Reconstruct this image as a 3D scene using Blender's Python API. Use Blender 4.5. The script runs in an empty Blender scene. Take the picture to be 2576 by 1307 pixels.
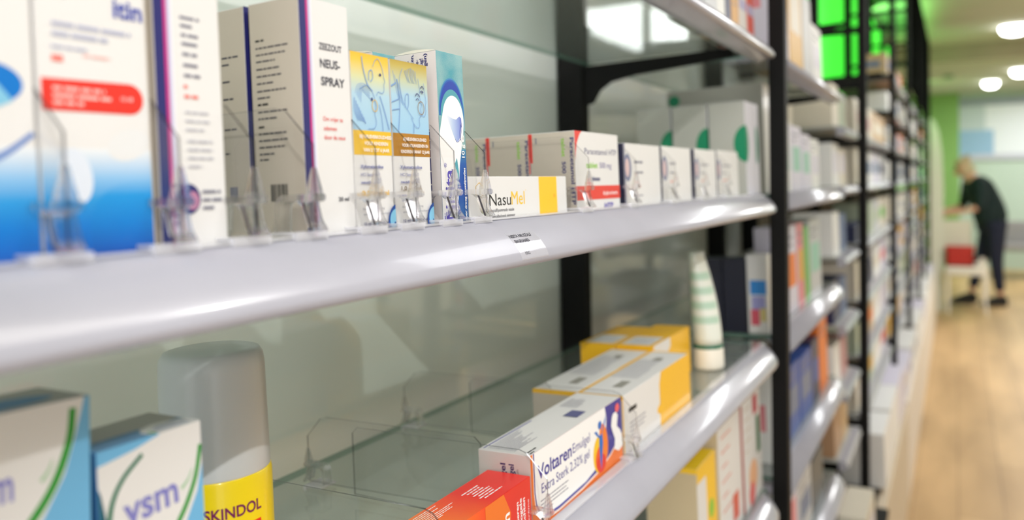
import bpy, bmesh, math, random
from mathutils import Matrix, Vector
C = bpy.context.scene.collection
SC = bpy.context.scene
H0 = 1.32                                   # camera height above the floor

# ---------------------------------------------------------------- camera
cd = bpy.data.cameras.new('camera'); cam = bpy.data.objects.new('camera', cd); C.objects.link(cam)
cd.sensor_width = 36.0; cd.lens = 2000 / 2576 * 36.0
cd.shift_y = -(653.5 - 500) / 2576
cd.clip_start = 0.01; cd.clip_end = 100
cd.dof.use_dof = True; cd.dof.focus_distance = 0.455; cd.dof.aperture_fstop = 4.9; cd.dof.aperture_blades = 0
r0 = Vector((0.8725927, 0.48817599, -0.01631498)); r1 = Vector((-0.00420704, -0.02588889, -0.99965597)); r2 = Vector((-0.48843042, 0.87236115, -0.02053668))
mw = Matrix.Identity(4)
for i in range(3):
    mw[i][0] = r0[i]; mw[i][1] = -r1[i]; mw[i][2] = -r2[i]
mw[2][3] = H0
cam.matrix_world = mw
SC.camera = cam

# ---------------------------------------------------------------- world, exposure, lamps of the room
SC.view_settings.view_transform = 'Standard'; SC.view_settings.look = 'None'
SC.view_settings.exposure = 0.50; SC.view_settings.gamma = 1.0; SC.view_settings.use_curve_mapping = False
SC.cycles.use_denoising = True
SC.cycles.transparent_max_bounces = 24; SC.cycles.max_bounces = 10
SC.cycles.sample_clamp_indirect = 6.0
w = bpy.data.worlds.new('shop_light'); SC.world = w; w.use_nodes = True
w.node_tree.nodes['Background'].inputs[0].default_value = (1.0, 0.99, 0.99, 1)
w.node_tree.nodes['Background'].inputs[1].default_value = 0.95

def area(name, loc, target, sx, sy, power, col=(1, 1, 1)):
    l = bpy.data.lights.new(name, 'AREA'); l.shape = 'RECTANGLE'; l.size = sx; l.size_y = sy; l.energy = power; l.color = col
    o = bpy.data.objects.new(name, l); C.objects.link(o); o.location = loc
    o.rotation_euler = (Vector(target) - Vector(loc)).to_track_quat('-Z', 'Y').to_euler()
    return o
area('ceiling_lamp_aisle', (0.6, 0.45, 2.6), (0.1, 0.4, 1.2), 0.6, 1.2, 12, (0.97, 0.98, 1.0))
area('fill_light_behind', (0.35, -1.1, 2.6), (-0.25, 0.4, 1.3), 1.0, 0.8, 10, (1.0, 0.95, 0.88))  # added fill behind the camera, lifts the carton sides that face it
area('ceiling_lamp_ahead', (0.9, 3.2, 2.6), (0.7, 3.2, 0), 0.6, 1.6, 30, (0.97, 0.98, 1.0))
area('ceiling_lamp_far', (1.3, 6.5, 2.6), (1.3, 6.5, 0), 0.8, 2.0, 55)
area('ceiling_lamp_back_of_shop', (1.2, 11.2, 2.44), (1.2, 11.2, 0), 1.0, 1.6, 45)
# a track spot over the aisle
sp = bpy.data.lights.new('track_spot', 'SPOT'); sp.energy = 55; sp.spot_size = math.radians(26); sp.spot_blend = 0.6; sp.shadow_soft_size = 0.012; sp.color = (1, 0.98, 0.95)
so = bpy.data.objects.new('track_spot', sp); C.objects.link(so); so.location = (1.05, -0.73, H0 + 1.117)
so.rotation_euler = (Vector((-0.40, 0.62, H0 - 0.03)) - Vector(so.location)).to_track_quat('-Z', 'Y').to_euler()

# ---------------------------------------------------------------- materials
MATS = {}
def rgb(r, g, b):
    f = lambda c: (c / 255) / 12.92 if c / 255 <= 0.04045 else ((c / 255 + 0.055) / 1.055) ** 2.4
    return (f(r), f(g), f(b), 1)
def mat(name, col, rough=0.5, coat=0.0, metal=0.0, spec=0.5, emit=None, es=1.0, noise=0.0, nscale=40):
    if name in MATS: return MATS[name]
    m = bpy.data.materials.new(name); m.use_nodes = True; nt = m.node_tree
    b = nt.nodes['Principled BSDF']
    c = rgb(*col)
    b.inputs['Base Color'].default_value = c; b.inputs['Roughness'].default_value = rough
    b.inputs['Coat Weight'].default_value = coat; b.inputs['Coat Roughness'].default_value = 0.08
    b.inputs['Metallic'].default_value = metal; b.inputs['Specular IOR Level'].default_value = spec
    if noise:
        tc = nt.nodes.new('ShaderNodeTexCoord'); n = nt.nodes.new('ShaderNodeTexNoise'); n.inputs['Scale'].default_value = nscale
        cr = nt.nodes.new('ShaderNodeValToRGB')
        cr.color_ramp.elements[0].color = tuple(x * (1 - noise) for x in c[:3]) + (1,); cr.color_ramp.elements[0].position = 0.3
        cr.color_ramp.elements[1].color = tuple(min(1, x * (1 + noise)) for x in c[:3]) + (1,); cr.color_ramp.elements[1].position = 0.7
        nt.links.new(tc.outputs['Object'], n.inputs['Vector']); nt.links.new(n.outputs['Fac'], cr.inputs['Fac']); nt.links.new(cr.outputs['Color'], b.inputs['Base Color'])
    if emit:
        b.inputs['Emission Color'].default_value = rgb(*emit); b.inputs['Emission Strength'].default_value = es
    MATS[name] = m
    return m
def gradmat(name, axis, lo, hi, stops, rough=0.4, coat=0.15, noise=0.0, nscale=300):
    """print whose ink runs from one colour to another along an axis of the carton"""
    if name in MATS: return MATS[name]
    m = bpy.data.materials.new(name); m.use_nodes = True; nt = m.node_tree; b = nt.nodes['Principled BSDF']
    b.inputs['Roughness'].default_value = rough; b.inputs['Coat Weight'].default_value = coat
    tc = nt.nodes.new('ShaderNodeTexCoord'); sx = nt.nodes.new('ShaderNodeSeparateXYZ'); mr = nt.nodes.new('ShaderNodeMapRange')
    mr.inputs['From Min'].default_value = lo; mr.inputs['From Max'].default_value = hi
    cr = nt.nodes.new('ShaderNodeValToRGB')
    e = cr.color_ramp.elements
    while len(e) < len(stops): e.new(0.5)
    for i, (p, c) in enumerate(stops): e[i].position = p; e[i].color = rgb(*c)
    nt.links.new(tc.outputs['Object'], sx.inputs[0]); src = sx.outputs['XYZ'.index(axis)]
    if noise:
        n = nt.nodes.new('ShaderNodeTexNoise'); n.inputs['Scale'].default_value = nscale; n.inputs['Detail'].default_value = 3
        ma = nt.nodes.new('ShaderNodeMath'); ma.operation = 'MULTIPLY_ADD'; ma.inputs[1].default_value = noise
        nt.links.new(tc.outputs['Object'], n.inputs['Vector']); nt.links.new(n.outputs['Fac'], ma.inputs[0]); nt.links.new(src, ma.inputs[2]); src = ma.outputs[0]
    nt.links.new(src, mr.inputs['Value']); nt.links.new(mr.outputs[0], cr.inputs['Fac']); nt.links.new(cr.outputs['Color'], b.inputs['Base Color'])
    MATS[name] = m
    return m
def sheet(name, tint, gloss=1.0, rough=0.02, ior=1.45, body=0.0, bodycol=(0.5, 0.6, 0.55)):
    """thin clear sheet: tinted see-through plus its surface reflection"""
    if name in MATS: return MATS[name]
    m = bpy.data.materials.new(name); m.use_nodes = True; nt = m.node_tree; nt.nodes.clear()
    out = nt.nodes.new('ShaderNodeOutputMaterial'); tr = nt.nodes.new('ShaderNodeBsdfTransparent'); gl = nt.nodes.new('ShaderNodeBsdfGlossy')
    tr.inputs[0].default_value = (*tint, 1); gl.inputs['Roughness'].default_value = rough; gl.inputs['Color'].default_value = (gloss, gloss, gloss, 1)
    fr = nt.nodes.new('ShaderNodeFresnel'); fr.inputs[0].default_value = ior
    mx = nt.nodes.new('ShaderNodeMixShader'); ge = nt.nodes.new('ShaderNodeNewGeometry'); mm = nt.nodes.new('ShaderNodeMath'); mm.operation = 'SUBTRACT'; mm.inputs[0].default_value = 1; mm2 = nt.nodes.new('ShaderNodeMath'); mm2.operation = 'MULTIPLY'
    nt.links.new(ge.outputs['Backfacing'], mm.inputs[1]); nt.links.new(mm.outputs[0], mm2.inputs[0]); nt.links.new(fr.outputs[0], mm2.inputs[1]); nt.links.new(mm2.outputs[0], mx.inputs[0])
    base = tr.outputs[0]
    if body:
        df = nt.nodes.new('ShaderNodeBsdfDiffuse'); df.inputs[0].default_value = (*bodycol, 1); m2 = nt.nodes.new('ShaderNodeMixShader'); m2.inputs[0].default_value = body
        nt.links.new(tr.outputs[0], m2.inputs[1]); nt.links.new(df.outputs[0], m2.inputs[2]); base = m2.outputs[0]
    nt.links.new(base, mx.inputs[1]); nt.links.new(gl.outputs[0], mx.inputs[2]); nt.links.new(mx.outputs[0], out.inputs[0])
    MATS[name] = m
    return m
def solidglass(name, col, rough=0.0, ior=1.46, clear=0.5):
    if name in MATS: return MATS[name]
    m = bpy.data.materials.new(name); m.use_nodes = True; b = m.node_tree.nodes['Principled BSDF']
    b.inputs['Base Color'].default_value = (*col, 1); b.inputs['Transmission Weight'].default_value = 1; b.inputs['Roughness'].default_value = rough; b.inputs['IOR'].default_value = ior
    nt = m.node_tree; tr = nt.nodes.new('ShaderNodeBsdfTransparent'); mx = nt.nodes.new('ShaderNodeMixShader'); mx.inputs[0].default_value = clear; tr.inputs[0].default_value = (.98, .98, .985, 1)
    nt.links.new(b.outputs[0], mx.inputs[1]); nt.links.new(tr.outputs[0], mx.inputs[2]); nt.links.new(mx.outputs[0], nt.nodes['Material Output'].inputs[0])
    MATS[name] = m
    return m

WHITE = mat('white_card', (230, 229, 228), 0.42, 0.15)
SHADECARD = mat('shade_toned_white_card', (196, 186, 172), 0.6)  # white card with the beige shade of the side faces put into its colour
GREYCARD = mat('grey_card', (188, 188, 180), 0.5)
NAVY = mat('navy_ink', (38, 40, 110), 0.4, 0.1); DARKTXT = mat('dark_ink', (44, 44, 62), 0.5); BLACKTXT = mat('black_ink', (20, 20, 22), 0.5)
GREYTXT = mat('grey_ink', (120, 120, 138), 0.5); MAGENTA = mat('magenta_ink', (200, 40, 130), 0.4); REDINK = mat('red_ink', (228, 52, 40), 0.4, 0.1)
PINKTXT = mat('pale_red_ink', (236, 120, 110), 0.5); WHITEINK = mat('white_ink', (250, 250, 250), 0.4); GOLDINK = mat('gold_ink', (226, 180, 60), 0.4)
OCHRE = mat('ochre_ink', (178, 122, 22), 0.4, 0.1); YELLOWB = mat('yellow_band_ink', (236, 190, 40), 0.4, 0.1); SKETCH = mat('blue_sketch_ink', (124, 160, 210), 0.5)
ROYAL = mat('royal_blue_ink', (0, 80, 185), 0.35, 0.2); PURPLE = mat('purple_ink', (84, 70, 185), 0.4); AQUA = mat('aqua_ink', (130, 195, 225), 0.4)
YELLOW = mat('yellow_ink', (250, 200, 28), 0.4, 0.1); GREEN = mat('green_ink', (0, 140, 96), 0.4); LIME = mat('lime_ink', (140, 200, 60), 0.45)
PALEBLUE = mat('pale_blue_ink', (120, 185, 225), 0.4); LEAF = mat('leaf_green_ink', (40, 150, 50), 0.4); ORANGE = mat('orange_ink', (240, 120, 40), 0.4, 0.1)
BLACKM = mat('black_powder_coat', (15, 15, 15), 0.6, noise=0.1, spec=.2); BOLTM = mat('dull_bolt_metal', (90, 98, 92), 0.5, metal=0.3)
RAILM = mat('silver_white_plastic_rail', (172, 172, 182), 0.28, 0.5, noise=0.02, nscale=30)
RAILEND = mat('rail_end_cap_plastic', (165, 168, 195), 0.35, 0.3)
GLASS = sheet('green_tinted_glass_shelf', (0.89, 0.93, 0.91), 1.0, 0.03, 1.5, 0.20, (0.58, 0.63, 0.60))
GLASSEDGE = sheet('green_glass_edge', (0.25, 0.42, 0.35), 1.0, 0.03, 1.5, 0.5, (0.16, 0.32, 0.25))
ACRYL = sheet('clear_acrylic_sheet', (0.955, 0.955, 0.955), 1.0, 0.01, 1.42)
ACRYLEDGE = sheet('clear_acrylic_cut_edge', (0.42, 0.42, 0.44), 1.0, 0.05, 1.49)
ACRYLSOLID = solidglass('clear_acrylic_moulding', (0.97, 0.97, 0.99), 0.02)
MILKY = sheet('frosted_clear_foot', (.95, .95, .97), 1, .08, 1.5, .38, (.9, .9, .94))
STRIPDARK = mat('dark_rubber_strip', (62, 58, 62), 0.5)
def panelmat():
    m = bpy.data.materials.new('grey_green_glossy_back_panel'); m.use_nodes = True; b = m.node_tree.nodes['Principled BSDF']
    b.inputs['Base Color'].default_value = rgb(228, 237, 232); b.inputs['Roughness'].default_value = 0.45; b.inputs['Coat Weight'].default_value = 1.0; b.inputs['Coat IOR'].default_value = 1.7; b.inputs['Coat Roughness'].default_value = 0.05
    return m
PANEL = panelmat()

# ---------------------------------------------------------------- mesh helpers
def obj(name, bm, mats, parent=None, M=None, smooth=False):
    me = bpy.data.meshes.new(name); bm.to_mesh(me); bm.free()
    for m in (mats if isinstance(mats, (list, tuple)) else [mats]): me.materials.append(m)
    if smooth:
        for p in me.polygons: p.use_smooth = True
    o = bpy.data.objects.new(name, me); C.objects.link(o)
    if parent: o.parent = parent
    if M is not None: o.matrix_local = M
    return o
def tag(o, label, cat=None, group=None, kind=None):
    o['label'] = label
    if cat: o['category'] = cat
    if group: o['group'] = group
    if kind: o['kind'] = kind
    return o
def empty(name, M, label, cat, group=None):
    o = bpy.data.objects.new(name, None); C.objects.link(o); o.matrix_world = M; o.empty_display_size = 0.01
    return tag(o, label, cat, group)
def structure(o):
    o['kind'] = 'structure'; return o
def box(bm, x0, x1, y0, y1, z0, z1, mi=0, bev=0.0):
    v = [bm.verts.new((x, y, z)) for x in (x0, x1) for y in (y0, y1) for z in (z0, z1)]
    fs = [bm.faces.new([v[i] for i in q]) for q in ((0, 1, 3, 2), (4, 6, 7, 5), (0, 4, 5, 1), (2, 3, 7, 6), (0, 2, 6, 4), (1, 5, 7, 3))]   # -x +x -y +y -z +z
    for f in fs: f.material_index = mi
    if bev:
        es = list({e for f in fs for e in f.edges})
        bmesh.ops.bevel(bm, geom=es, offset=bev, segments=2, affect='EDGES', profile=0.6)
    return fs
def prism(bm, pts, plane, a, b, mi=0, emi=None):
    """closed outline extruded along the third axis; plane 'xz','yz','xy'"""
    def P(p, q, r): return {'xz': (p, r, q), 'yz': (r, p, q), 'xy': (p, q, r)}[plane]
    va = [bm.verts.new(P(p, q, a)) for p, q in pts]; vb = [bm.verts.new(P(p, q, b)) for p, q in pts]
    f1 = bm.faces.new(va); f2 = bm.faces.new(list(reversed(vb))); f1.material_index = f2.material_index = mi
    n = len(pts)
    for i in range(n):
        f = bm.faces.new((va[i], vb[i], vb[(i + 1) % n], va[(i + 1) % n])); f.material_index = mi if emi is None else emi
    bmesh.ops.recalc_face_normals(bm, faces=bm.faces[:])
def lathe(bm, prof, n=40, mi=0, cx=0, cy=0, cap=True):
    rings = []
    for r, z in prof:
        rings.append([bm.verts.new((cx + r * math.cos(2 * math.pi * k / n), cy + r * math.sin(2 * math.pi * k / n), z)) for k in range(n)])
    for a, b in zip(rings, rings[1:]):
        for k in range(n):
            f = bm.faces.new((a[k], a[(k + 1) % n], b[(k + 1) % n], b[k])); f.material_index = mi; f.smooth = True
    if cap:
        bm.faces.new(list(reversed(rings[0]))).material_index = mi; bm.faces.new(rings[-1]).material_index = mi

TC = {}
def text_mesh(s, bold):
    k = (s, bold)
    if k not in TC:
        cu = bpy.data.curves.new('t', 'FONT'); cu.body = s; cu.size = 1; cu.resolution_u = 3; cu.offset = 0.022 if bold else 0.0
        o = bpy.data.objects.new('t', cu); me = o.to_mesh()
        vs = [(v.co.x, v.co.y) for v in me.vertices]; fs = [tuple(p.vertices) for p in me.polygons]
        o.to_mesh_clear(); bpy.data.objects.remove(o); bpy.data.curves.remove(cu)
        x0 = min(v[0] for v in vs); x1 = max(v[0] for v in vs)
        TC[k] = ([(v[0] - x0, v[1]) for v in vs], fs, x1 - x0)
    return TC[k]

class Print:
    """ink shapes on one face of a carton, in millimetres of that face"""
    def __init__(s, fn, w, h): s.bm = bmesh.new(); s.fn = fn; s.w = w; s.h = h; s.mats = []; s.L = 0
    def mi(s, m):
        if m not in s.mats: s.mats.append(m)
        return s.mats.index(m)
    def poly(s, pts, m, keep=False):
        pts = clip(pts, s.w, s.h)
        if len(pts) < 3: return
        if not keep: s.L += 1
        vs = [s.bm.verts.new(s.fn(u / 1000, v / 1000, s.L)) for u, v in pts]
        try: s.bm.faces.new(vs).material_index = s.mi(m)
        except ValueError: pass
    def rect(s, u, v, w, h, m, keep=False, nseg=1):
        s.L += 0 if keep else 1
        for i in range(nseg): s.poly([(u + w * i / nseg, v), (u + w * (i + 1) / nseg, v), (u + w * (i + 1) / nseg, v + h), (u + w * i / nseg, v + h)], m, True)
    def ell(s, u, v, rx, ry, m, n=28, rot=0, a0=0, a1=360):
        c, q = math.cos(math.radians(rot)), math.sin(math.radians(rot)); pts = []
        for k in range(n + (a1 - a0 < 360)):
            a = math.radians(a0 + (a1 - a0) * k / n); x, y = rx * math.cos(a), ry * math.sin(a); pts.append((u + x * c - y * q, v + x * q + y * c))
        s.poly(pts, m)
    def line(s, pts, t, m, t1=None):
        s.L += 1; n = len(pts)
        for i in range(n - 1):
            (x0, y0), (x1, y1) = pts[i], pts[i + 1]; d = math.hypot(x1 - x0, y1 - y0) or 1; ta = t + ((t1 if t1 is not None else t) - t) * i / n
            nx, ny = -(y1 - y0) / d * ta / 2, (x1 - x0) / d * ta / 2
            s.poly([(x0 + nx, y0 + ny), (x0 - nx, y0 - ny), (x1 - nx, y1 - ny), (x1 + nx, y1 + ny)], m, True)
    def curve(s, pts, t, m, t1=None, n=10):
        out = []
        P = [pts[0]] + pts + [pts[-1]]
        for i in range(1, len(P) - 2):
            for k in range(n):
                q = k / n; a, b, c, d = P[i - 1], P[i], P[i + 1], P[i + 2]
                out.append(tuple(0.5 * ((2 * b[j]) + (-a[j] + c[j]) * q + (2 * a[j] - 5 * b[j] + 4 * c[j] - d[j]) * q * q + (-a[j] + 3 * b[j] - 3 * c[j] + d[j]) * q ** 3) for j in (0, 1)))
        out.append(pts[-1]); s.line(out, t, m, t1)
    def text(s, t, u, v, size, m, width=None, bold=False, rot=0, align='l'):
        vs, fs, wd = text_mesh(t, bold); sx = size if width is None else width / wd
        W = wd * sx; off = {'l': 0, 'c': -W / 2, 'r': -W}[align]
        c, q = math.cos(math.radians(rot)), math.sin(math.radians(rot)); s.L += 1; k = s.mi(m)
        bv = []
        for x, y in vs:
            x, y = x * sx + off, y * size; a, b = u + x * c - y * q, v + x * q + y * c
            bv.append((a, b))
        b3 = [s.bm.verts.new(s.fn(a / 1000, b / 1000, s.L)) for a, b in bv]
        for f in fs:
            if all(-0.01 <= bv[i][0] <= s.w + 0.01 and -0.01 <= bv[i][1] <= s.h + 0.01 for i in f):
                try: s.bm.faces.new([b3[i] for i in f]).material_index = k
                except ValueError: pass
    def words(s, u, v, w, n, pitch, h, m, seed=1, rot=0, full=0.9):
        """small print too fine to read: rows of word-long strokes, from row v downwards"""
        R = random.Random(seed); s.L += 1; c, q = math.cos(math.radians(rot)), math.sin(math.radians(rot))
        for i in range(n):
            x = 0; end = w * (full if i < n - 1 else R.uniform(0.3, 0.8)) * R.uniform(0.85, 1)
            while x < end:
                l = min(R.uniform(1.2, 4.5) * h, end - x)
                if l > 0.2 * h:
                    y = -i * pitch; P = [(x, y), (x + l, y), (x + l, y + h * 0.62), (x, y + h * 0.62)]
                    s.poly([(u + a * c - b * q, v + a * q + b * c) for a, b in P], m, True)
                x += l + 0.45 * h
    def done(s, name, parent, label=None):
        if not s.bm.faces: s.bm.free(); return None
        loose = [v for v in s.bm.verts if not v.link_faces]
        bmesh.ops.delete(s.bm, geom=loose, context='VERTS')
        o = obj(name, s.bm, s.mats, parent)
        if label: o['label'] = label
        return o
def clip(pts, w, h):
    for ax, lim, sg in ((0, 0, 1), (0, w, -1), (1, 0, 1), (1, h, -1)):
        out = []
        for i in range(len(pts)):
            a, b = pts[i - 1], pts[i]; ia, ib = sg * (a[ax] - lim) >= 0, sg * (b[ax] - lim) >= 0
            if ia != ib:
                t = (lim - a[ax]) / (b[ax] - a[ax]); out.append((a[0] + t * (b[0] - a[0]), a[1] + t * (b[1] - a[1])))
            if ib: out.append(b)
        pts = out
        if not pts: return []
    return pts

TLT = math.radians(1.76)
def shelfM(z, X=-0.24):
    """frame of a shelf: x along the shelf (away from the camera), y into its depth, z up; the shelves hang a little lower at the back"""
    M = Matrix(((0, -math.cos(TLT), -math.sin(TLT), X), (1, 0, 0, 0), (0, -math.sin(TLT), math.cos(TLT), z + H0), (0, 0, 0, 1)))
    return M
Z_UP, Z_MID, Z_LOW, Z_4, Z_5 = 0.188, -0.0225, -0.2325, -0.445, -0.66
LAY = 0.000025
class Carton:
    def __init__(s, name, label, shelf, s0, s1, t, d, h, mats=None, cat='medicine box', group=None, bev=0.0003, z=0.0, rot=0.0, lean=0.0, X=-0.24):
        s.w, s.d, s.h = s1 - s0, d, h
        M = shelfM(shelf, X) @ Matrix.Translation((s0, t, z)) @ Matrix.Rotation(math.radians(rot), 4, 'Z') @ Matrix.Rotation(math.radians(lean), 4, 'Y')
        bm = bmesh.new(); fs = box(bm, 0, s.w, 0, d, 0, h)
        m = dict(front=WHITE, side=WHITE, top=WHITE, right=WHITE); m.update(mats or {})
        ml = [m['front'], m['side'], m['top'], m['right']]
        for f, k in zip(fs, (1, 3, 0, 1, 2, 2)): f.material_index = k
        if bev: bmesh.ops.bevel(bm, geom=bm.edges[:], offset=bev, segments=2, affect='EDGES')
        s.o = obj(name, bm, ml, None, M); tag(s.o, label, cat, group); s.P = {}
    def front(s): return s._p('front', lambda u, v, l: (u, -0.00004 - l * LAY, v), s.w, s.h)
    def side(s): return s._p('side', lambda u, v, l: (-0.00004 - l * LAY, s.d - u, v), s.d, s.h)
    def top(s): return s._p('top', lambda u, v, l: (u, v, s.h + 0.00004 + l * LAY), s.w, s.d)
    def _p(s, k, fn, w, h):
        if k not in s.P: s.P[k] = Print(fn, w * 1000, h * 1000)
        return s.P[k]
    def done(s):
        for k, p in s.P.items(): p.done(k + '_print', s.o)
        return s.o

# ================================================================ THE SETTING
def slab(name, x0, x1, y0, y1, z0, z1, m):
    bm = bmesh.new(); box(bm, x0, x1, y0, y1, z0 + H0, z1 + H0); return structure(obj(name, bm, m))
def floormat():
    m = bpy.data.materials.new('pale_oak_floor_boards'); m.use_nodes = True; nt = m.node_tree; b = nt.nodes['Principled BSDF']
    tc = nt.nodes.new('ShaderNodeTexCoord'); mp = nt.nodes.new('ShaderNodeMapping'); mp.inputs['Rotation'].default_value = (0, 0, math.radians(90))
    br = nt.nodes.new('ShaderNodeTexBrick'); br.inputs['Scale'].default_value = 1.0; br.inputs['Brick Width'].default_value = 1.4; br.inputs['Row Height'].default_value = 0.16
    br.inputs['Color1'].default_value = rgb(214, 178, 128); br.inputs['Color2'].default_value = rgb(196, 160, 112); br.inputs['Mortar'].default_value = rgb(150, 118, 80); br.inputs['Mortar Size'].default_value = 0.002
    n = nt.nodes.new('ShaderNodeTexNoise'); n.inputs['Scale'].default_value = 1.6; n.inputs['Detail'].default_value = 4
    mp2 = nt.nodes.new('ShaderNodeMapping'); mp2.inputs['Scale'].default_value = (3, 0.6, 1)
    cr = nt.nodes.new('ShaderNodeValToRGB'); cr.color_ramp.elements[0].color = (0.72, 0.7, 0.66, 1); cr.color_ramp.elements[1].color = (1, 1, 1, 1); cr.color_ramp.elements[0].position = 0.35; cr.color_ramp.elements[1].position = 0.62
    mx = nt.nodes.new('ShaderNodeMix'); mx.data_type = 'RGBA'; mx.blend_type = 'MULTIPLY'; mx.inputs[0].default_value = 1
    L = nt.links.new; L(tc.outputs['Object'], mp.inputs[0]); L(mp.outputs[0], br.inputs['Vector']); L(tc.outputs['Object'], mp2.inputs[0]); L(mp2.outputs[0], n.inputs['Vector']); L(n.outputs['Fac'], cr.inputs[0])
    L(br.outputs['Color'], mx.inputs[6]); L(cr.outputs['Color'], mx.inputs[7]); L(mx.outputs[2], b.inputs['Base Color']); b.inputs['Roughness'].default_value = 0.45
    return m
CEIL = mat('warm_white_ceiling_paint', (208, 204, 192), 0.9, noise=0.03, nscale=3)
slab('floor', -0.64, 3.0, -1.5, 13.2, -H0 - 0.05, -H0, floormat())
slab('ceiling', -0.64, 3.0, -1.5, 9.35, 1.33, 1.38, CEIL)
slab('ceiling_lower', -0.64, 3.0, 9.35, 13.2, 1.166, 1.38, mat('pale_ceiling_paint', (206, 206, 190), 0.9, noise=0.03, nscale=3))
slab('trim_1', -0.60, 3.0, 9.30, 9.35, 1.16, 1.33, mat('taupe_bulkhead_paint', (176, 160, 142), 0.9, noise=0.04, nscale=4))
slab('wall_left', -0.64, -0.60, -1.5, 13.2, -H0, 1.38, mat('pale_green_wall_paint', (150, 190, 140), 0.8, noise=0.04, nscale=3))
slab('wall_far', -0.60, 3.0, 13.0, 13.05, -H0, 1.30, mat('pale_sage_wall_paint', (196, 212, 202), 0.8, noise=0.03, nscale=2))
slab('wall_right', 3.0, 3.05, -1.5, 13.2, -H0, 1.38, mat('off_white_wall_paint', (220, 218, 210), 0.8, noise=0.03, nscale=2))
slab('trim_2', -0.60, 0.03, 12.95, 13.0, -H0, 1.166, mat('green_glow_wall_tone', (140, 182, 106), 0.7, noise=0.05, nscale=2))  # green glow of the lit panels painted into this strip of far wall

# ================================================================ SHELVING
ST = [1.18 + 1.18 * k for k in range(7)]                     # stations of the black frames
BAYWORD = ['nearest', 'second', 'third', 'fourth', 'fifth', 'sixth', 'seventh', 'eighth']
ORD = ['first', 'second', 'third', 'fourth', 'fifth', 'sixth', 'seventh', 'eighth', 'ninth', 'tenth', 'eleventh', 'twelfth', 'thirteenth', 'fourteenth']
NEARZ = [Z_UP, Z_MID, Z_LOW, Z_4, Z_5, -0.90]
FARZ = [0.42, 0.27, 0.12, -0.02, -0.185, -0.345, -0.50, -0.66, -0.90]
def bracket_mesh():
    bm = bmesh.new()
    prism(bm, [(.014, -.0125), (.020, -.0075), (.249, -.0075), (.249, -.066), (.238, -.064), (.226, -.046), (.208, -.035), (.17, -.029), (.03, -.0205), (.018, -.019)], 'yz', 0, .006)
    me = bpy.data.meshes.new('bracket'); bm.to_mesh(me); bm.free(); me.materials.append(BLACKM); return me
BRK = bracket_mesh()
def bolt_mesh():
    bm = bmesh.new(); lathe(bm, [(.0035, 0), (.0035, .0012), (.002, .002)], 20)
    me = bpy.data.meshes.new('bolt'); bm.to_mesh(me); bm.free(); me.materials.append(BOLTM); return me
BOLT = bolt_mesh()
for k, Y in enumerate(ST):
    f = empty('shelving_rack', Matrix.Translation((-0.24, Y, 0)), ('thick black post and rear upright where the nearest bay ends' if k == 0 else f'black shelving frame at the far end of the {BAYWORD[k]} bay'), 'shelving rack', 'black frames of the shelving')
    bm = bmesh.new(); box(bm, .004, .027, 0, .024, 0, H0 + 1.23, bev=.002); obj('front_post', bm, BLACKM, f)
    bm = bmesh.new(); box(bm, -.290, -.250, -.085, -.060, 0, H0 + (0.75 if k < 2 else 1.23), bev=.001)
    obj('rear_upright', bm, BLACKM, f)
    zs = NEARZ[:-1] if k == 0 else FARZ[:-1]
    for z in zs:
        b = bpy.data.objects.new('bracket', BRK); C.objects.link(b); b.parent = f
        b.matrix_local = Matrix.Translation((0.24, -Y, 0)) @ shelfM(z) @ Matrix.Translation((Y - .078, 0, 0))
        if k < 1 and z > -0.3:
            q = bpy.data.objects.new('bolt', BOLT); C.objects.link(q); q.parent = b
            q.matrix_local = Matrix.Translation((-.0002, .024, -.0135)) @ Matrix.Rotation(math.radians(-90), 4, 'Y')
    for z in (FARZ[:-1] + [0.62, 0.9, 1.2] if k >= 1 else ()):
        bm = bmesh.new(); box(bm, -.27, .006, .004, .014, H0 + z - .028, H0 + z - .010); obj('cross_bar', bm, BLACKM, f)
f = empty('shelving_rack', Matrix.Translation((-0.24, 1.90, 0)), 'black rear upright with brackets carrying the second bay, without front post', 'shelving rack', None)
bm = bmesh.new(); box(bm, -.290, -.250, .015, .040, 0, H0 + .40, bev=.001); obj('rear_upright', bm, BLACKM, f)
for z in NEARZ[:-1]:
    b = bpy.data.objects.new('bracket', BRK); C.objects.link(b); b.parent = f; b.matrix_local = Matrix.Translation((0.24, -1.90, 0)) @ shelfM(z) @ Matrix.Translation((1.840, 0, 0))

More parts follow.
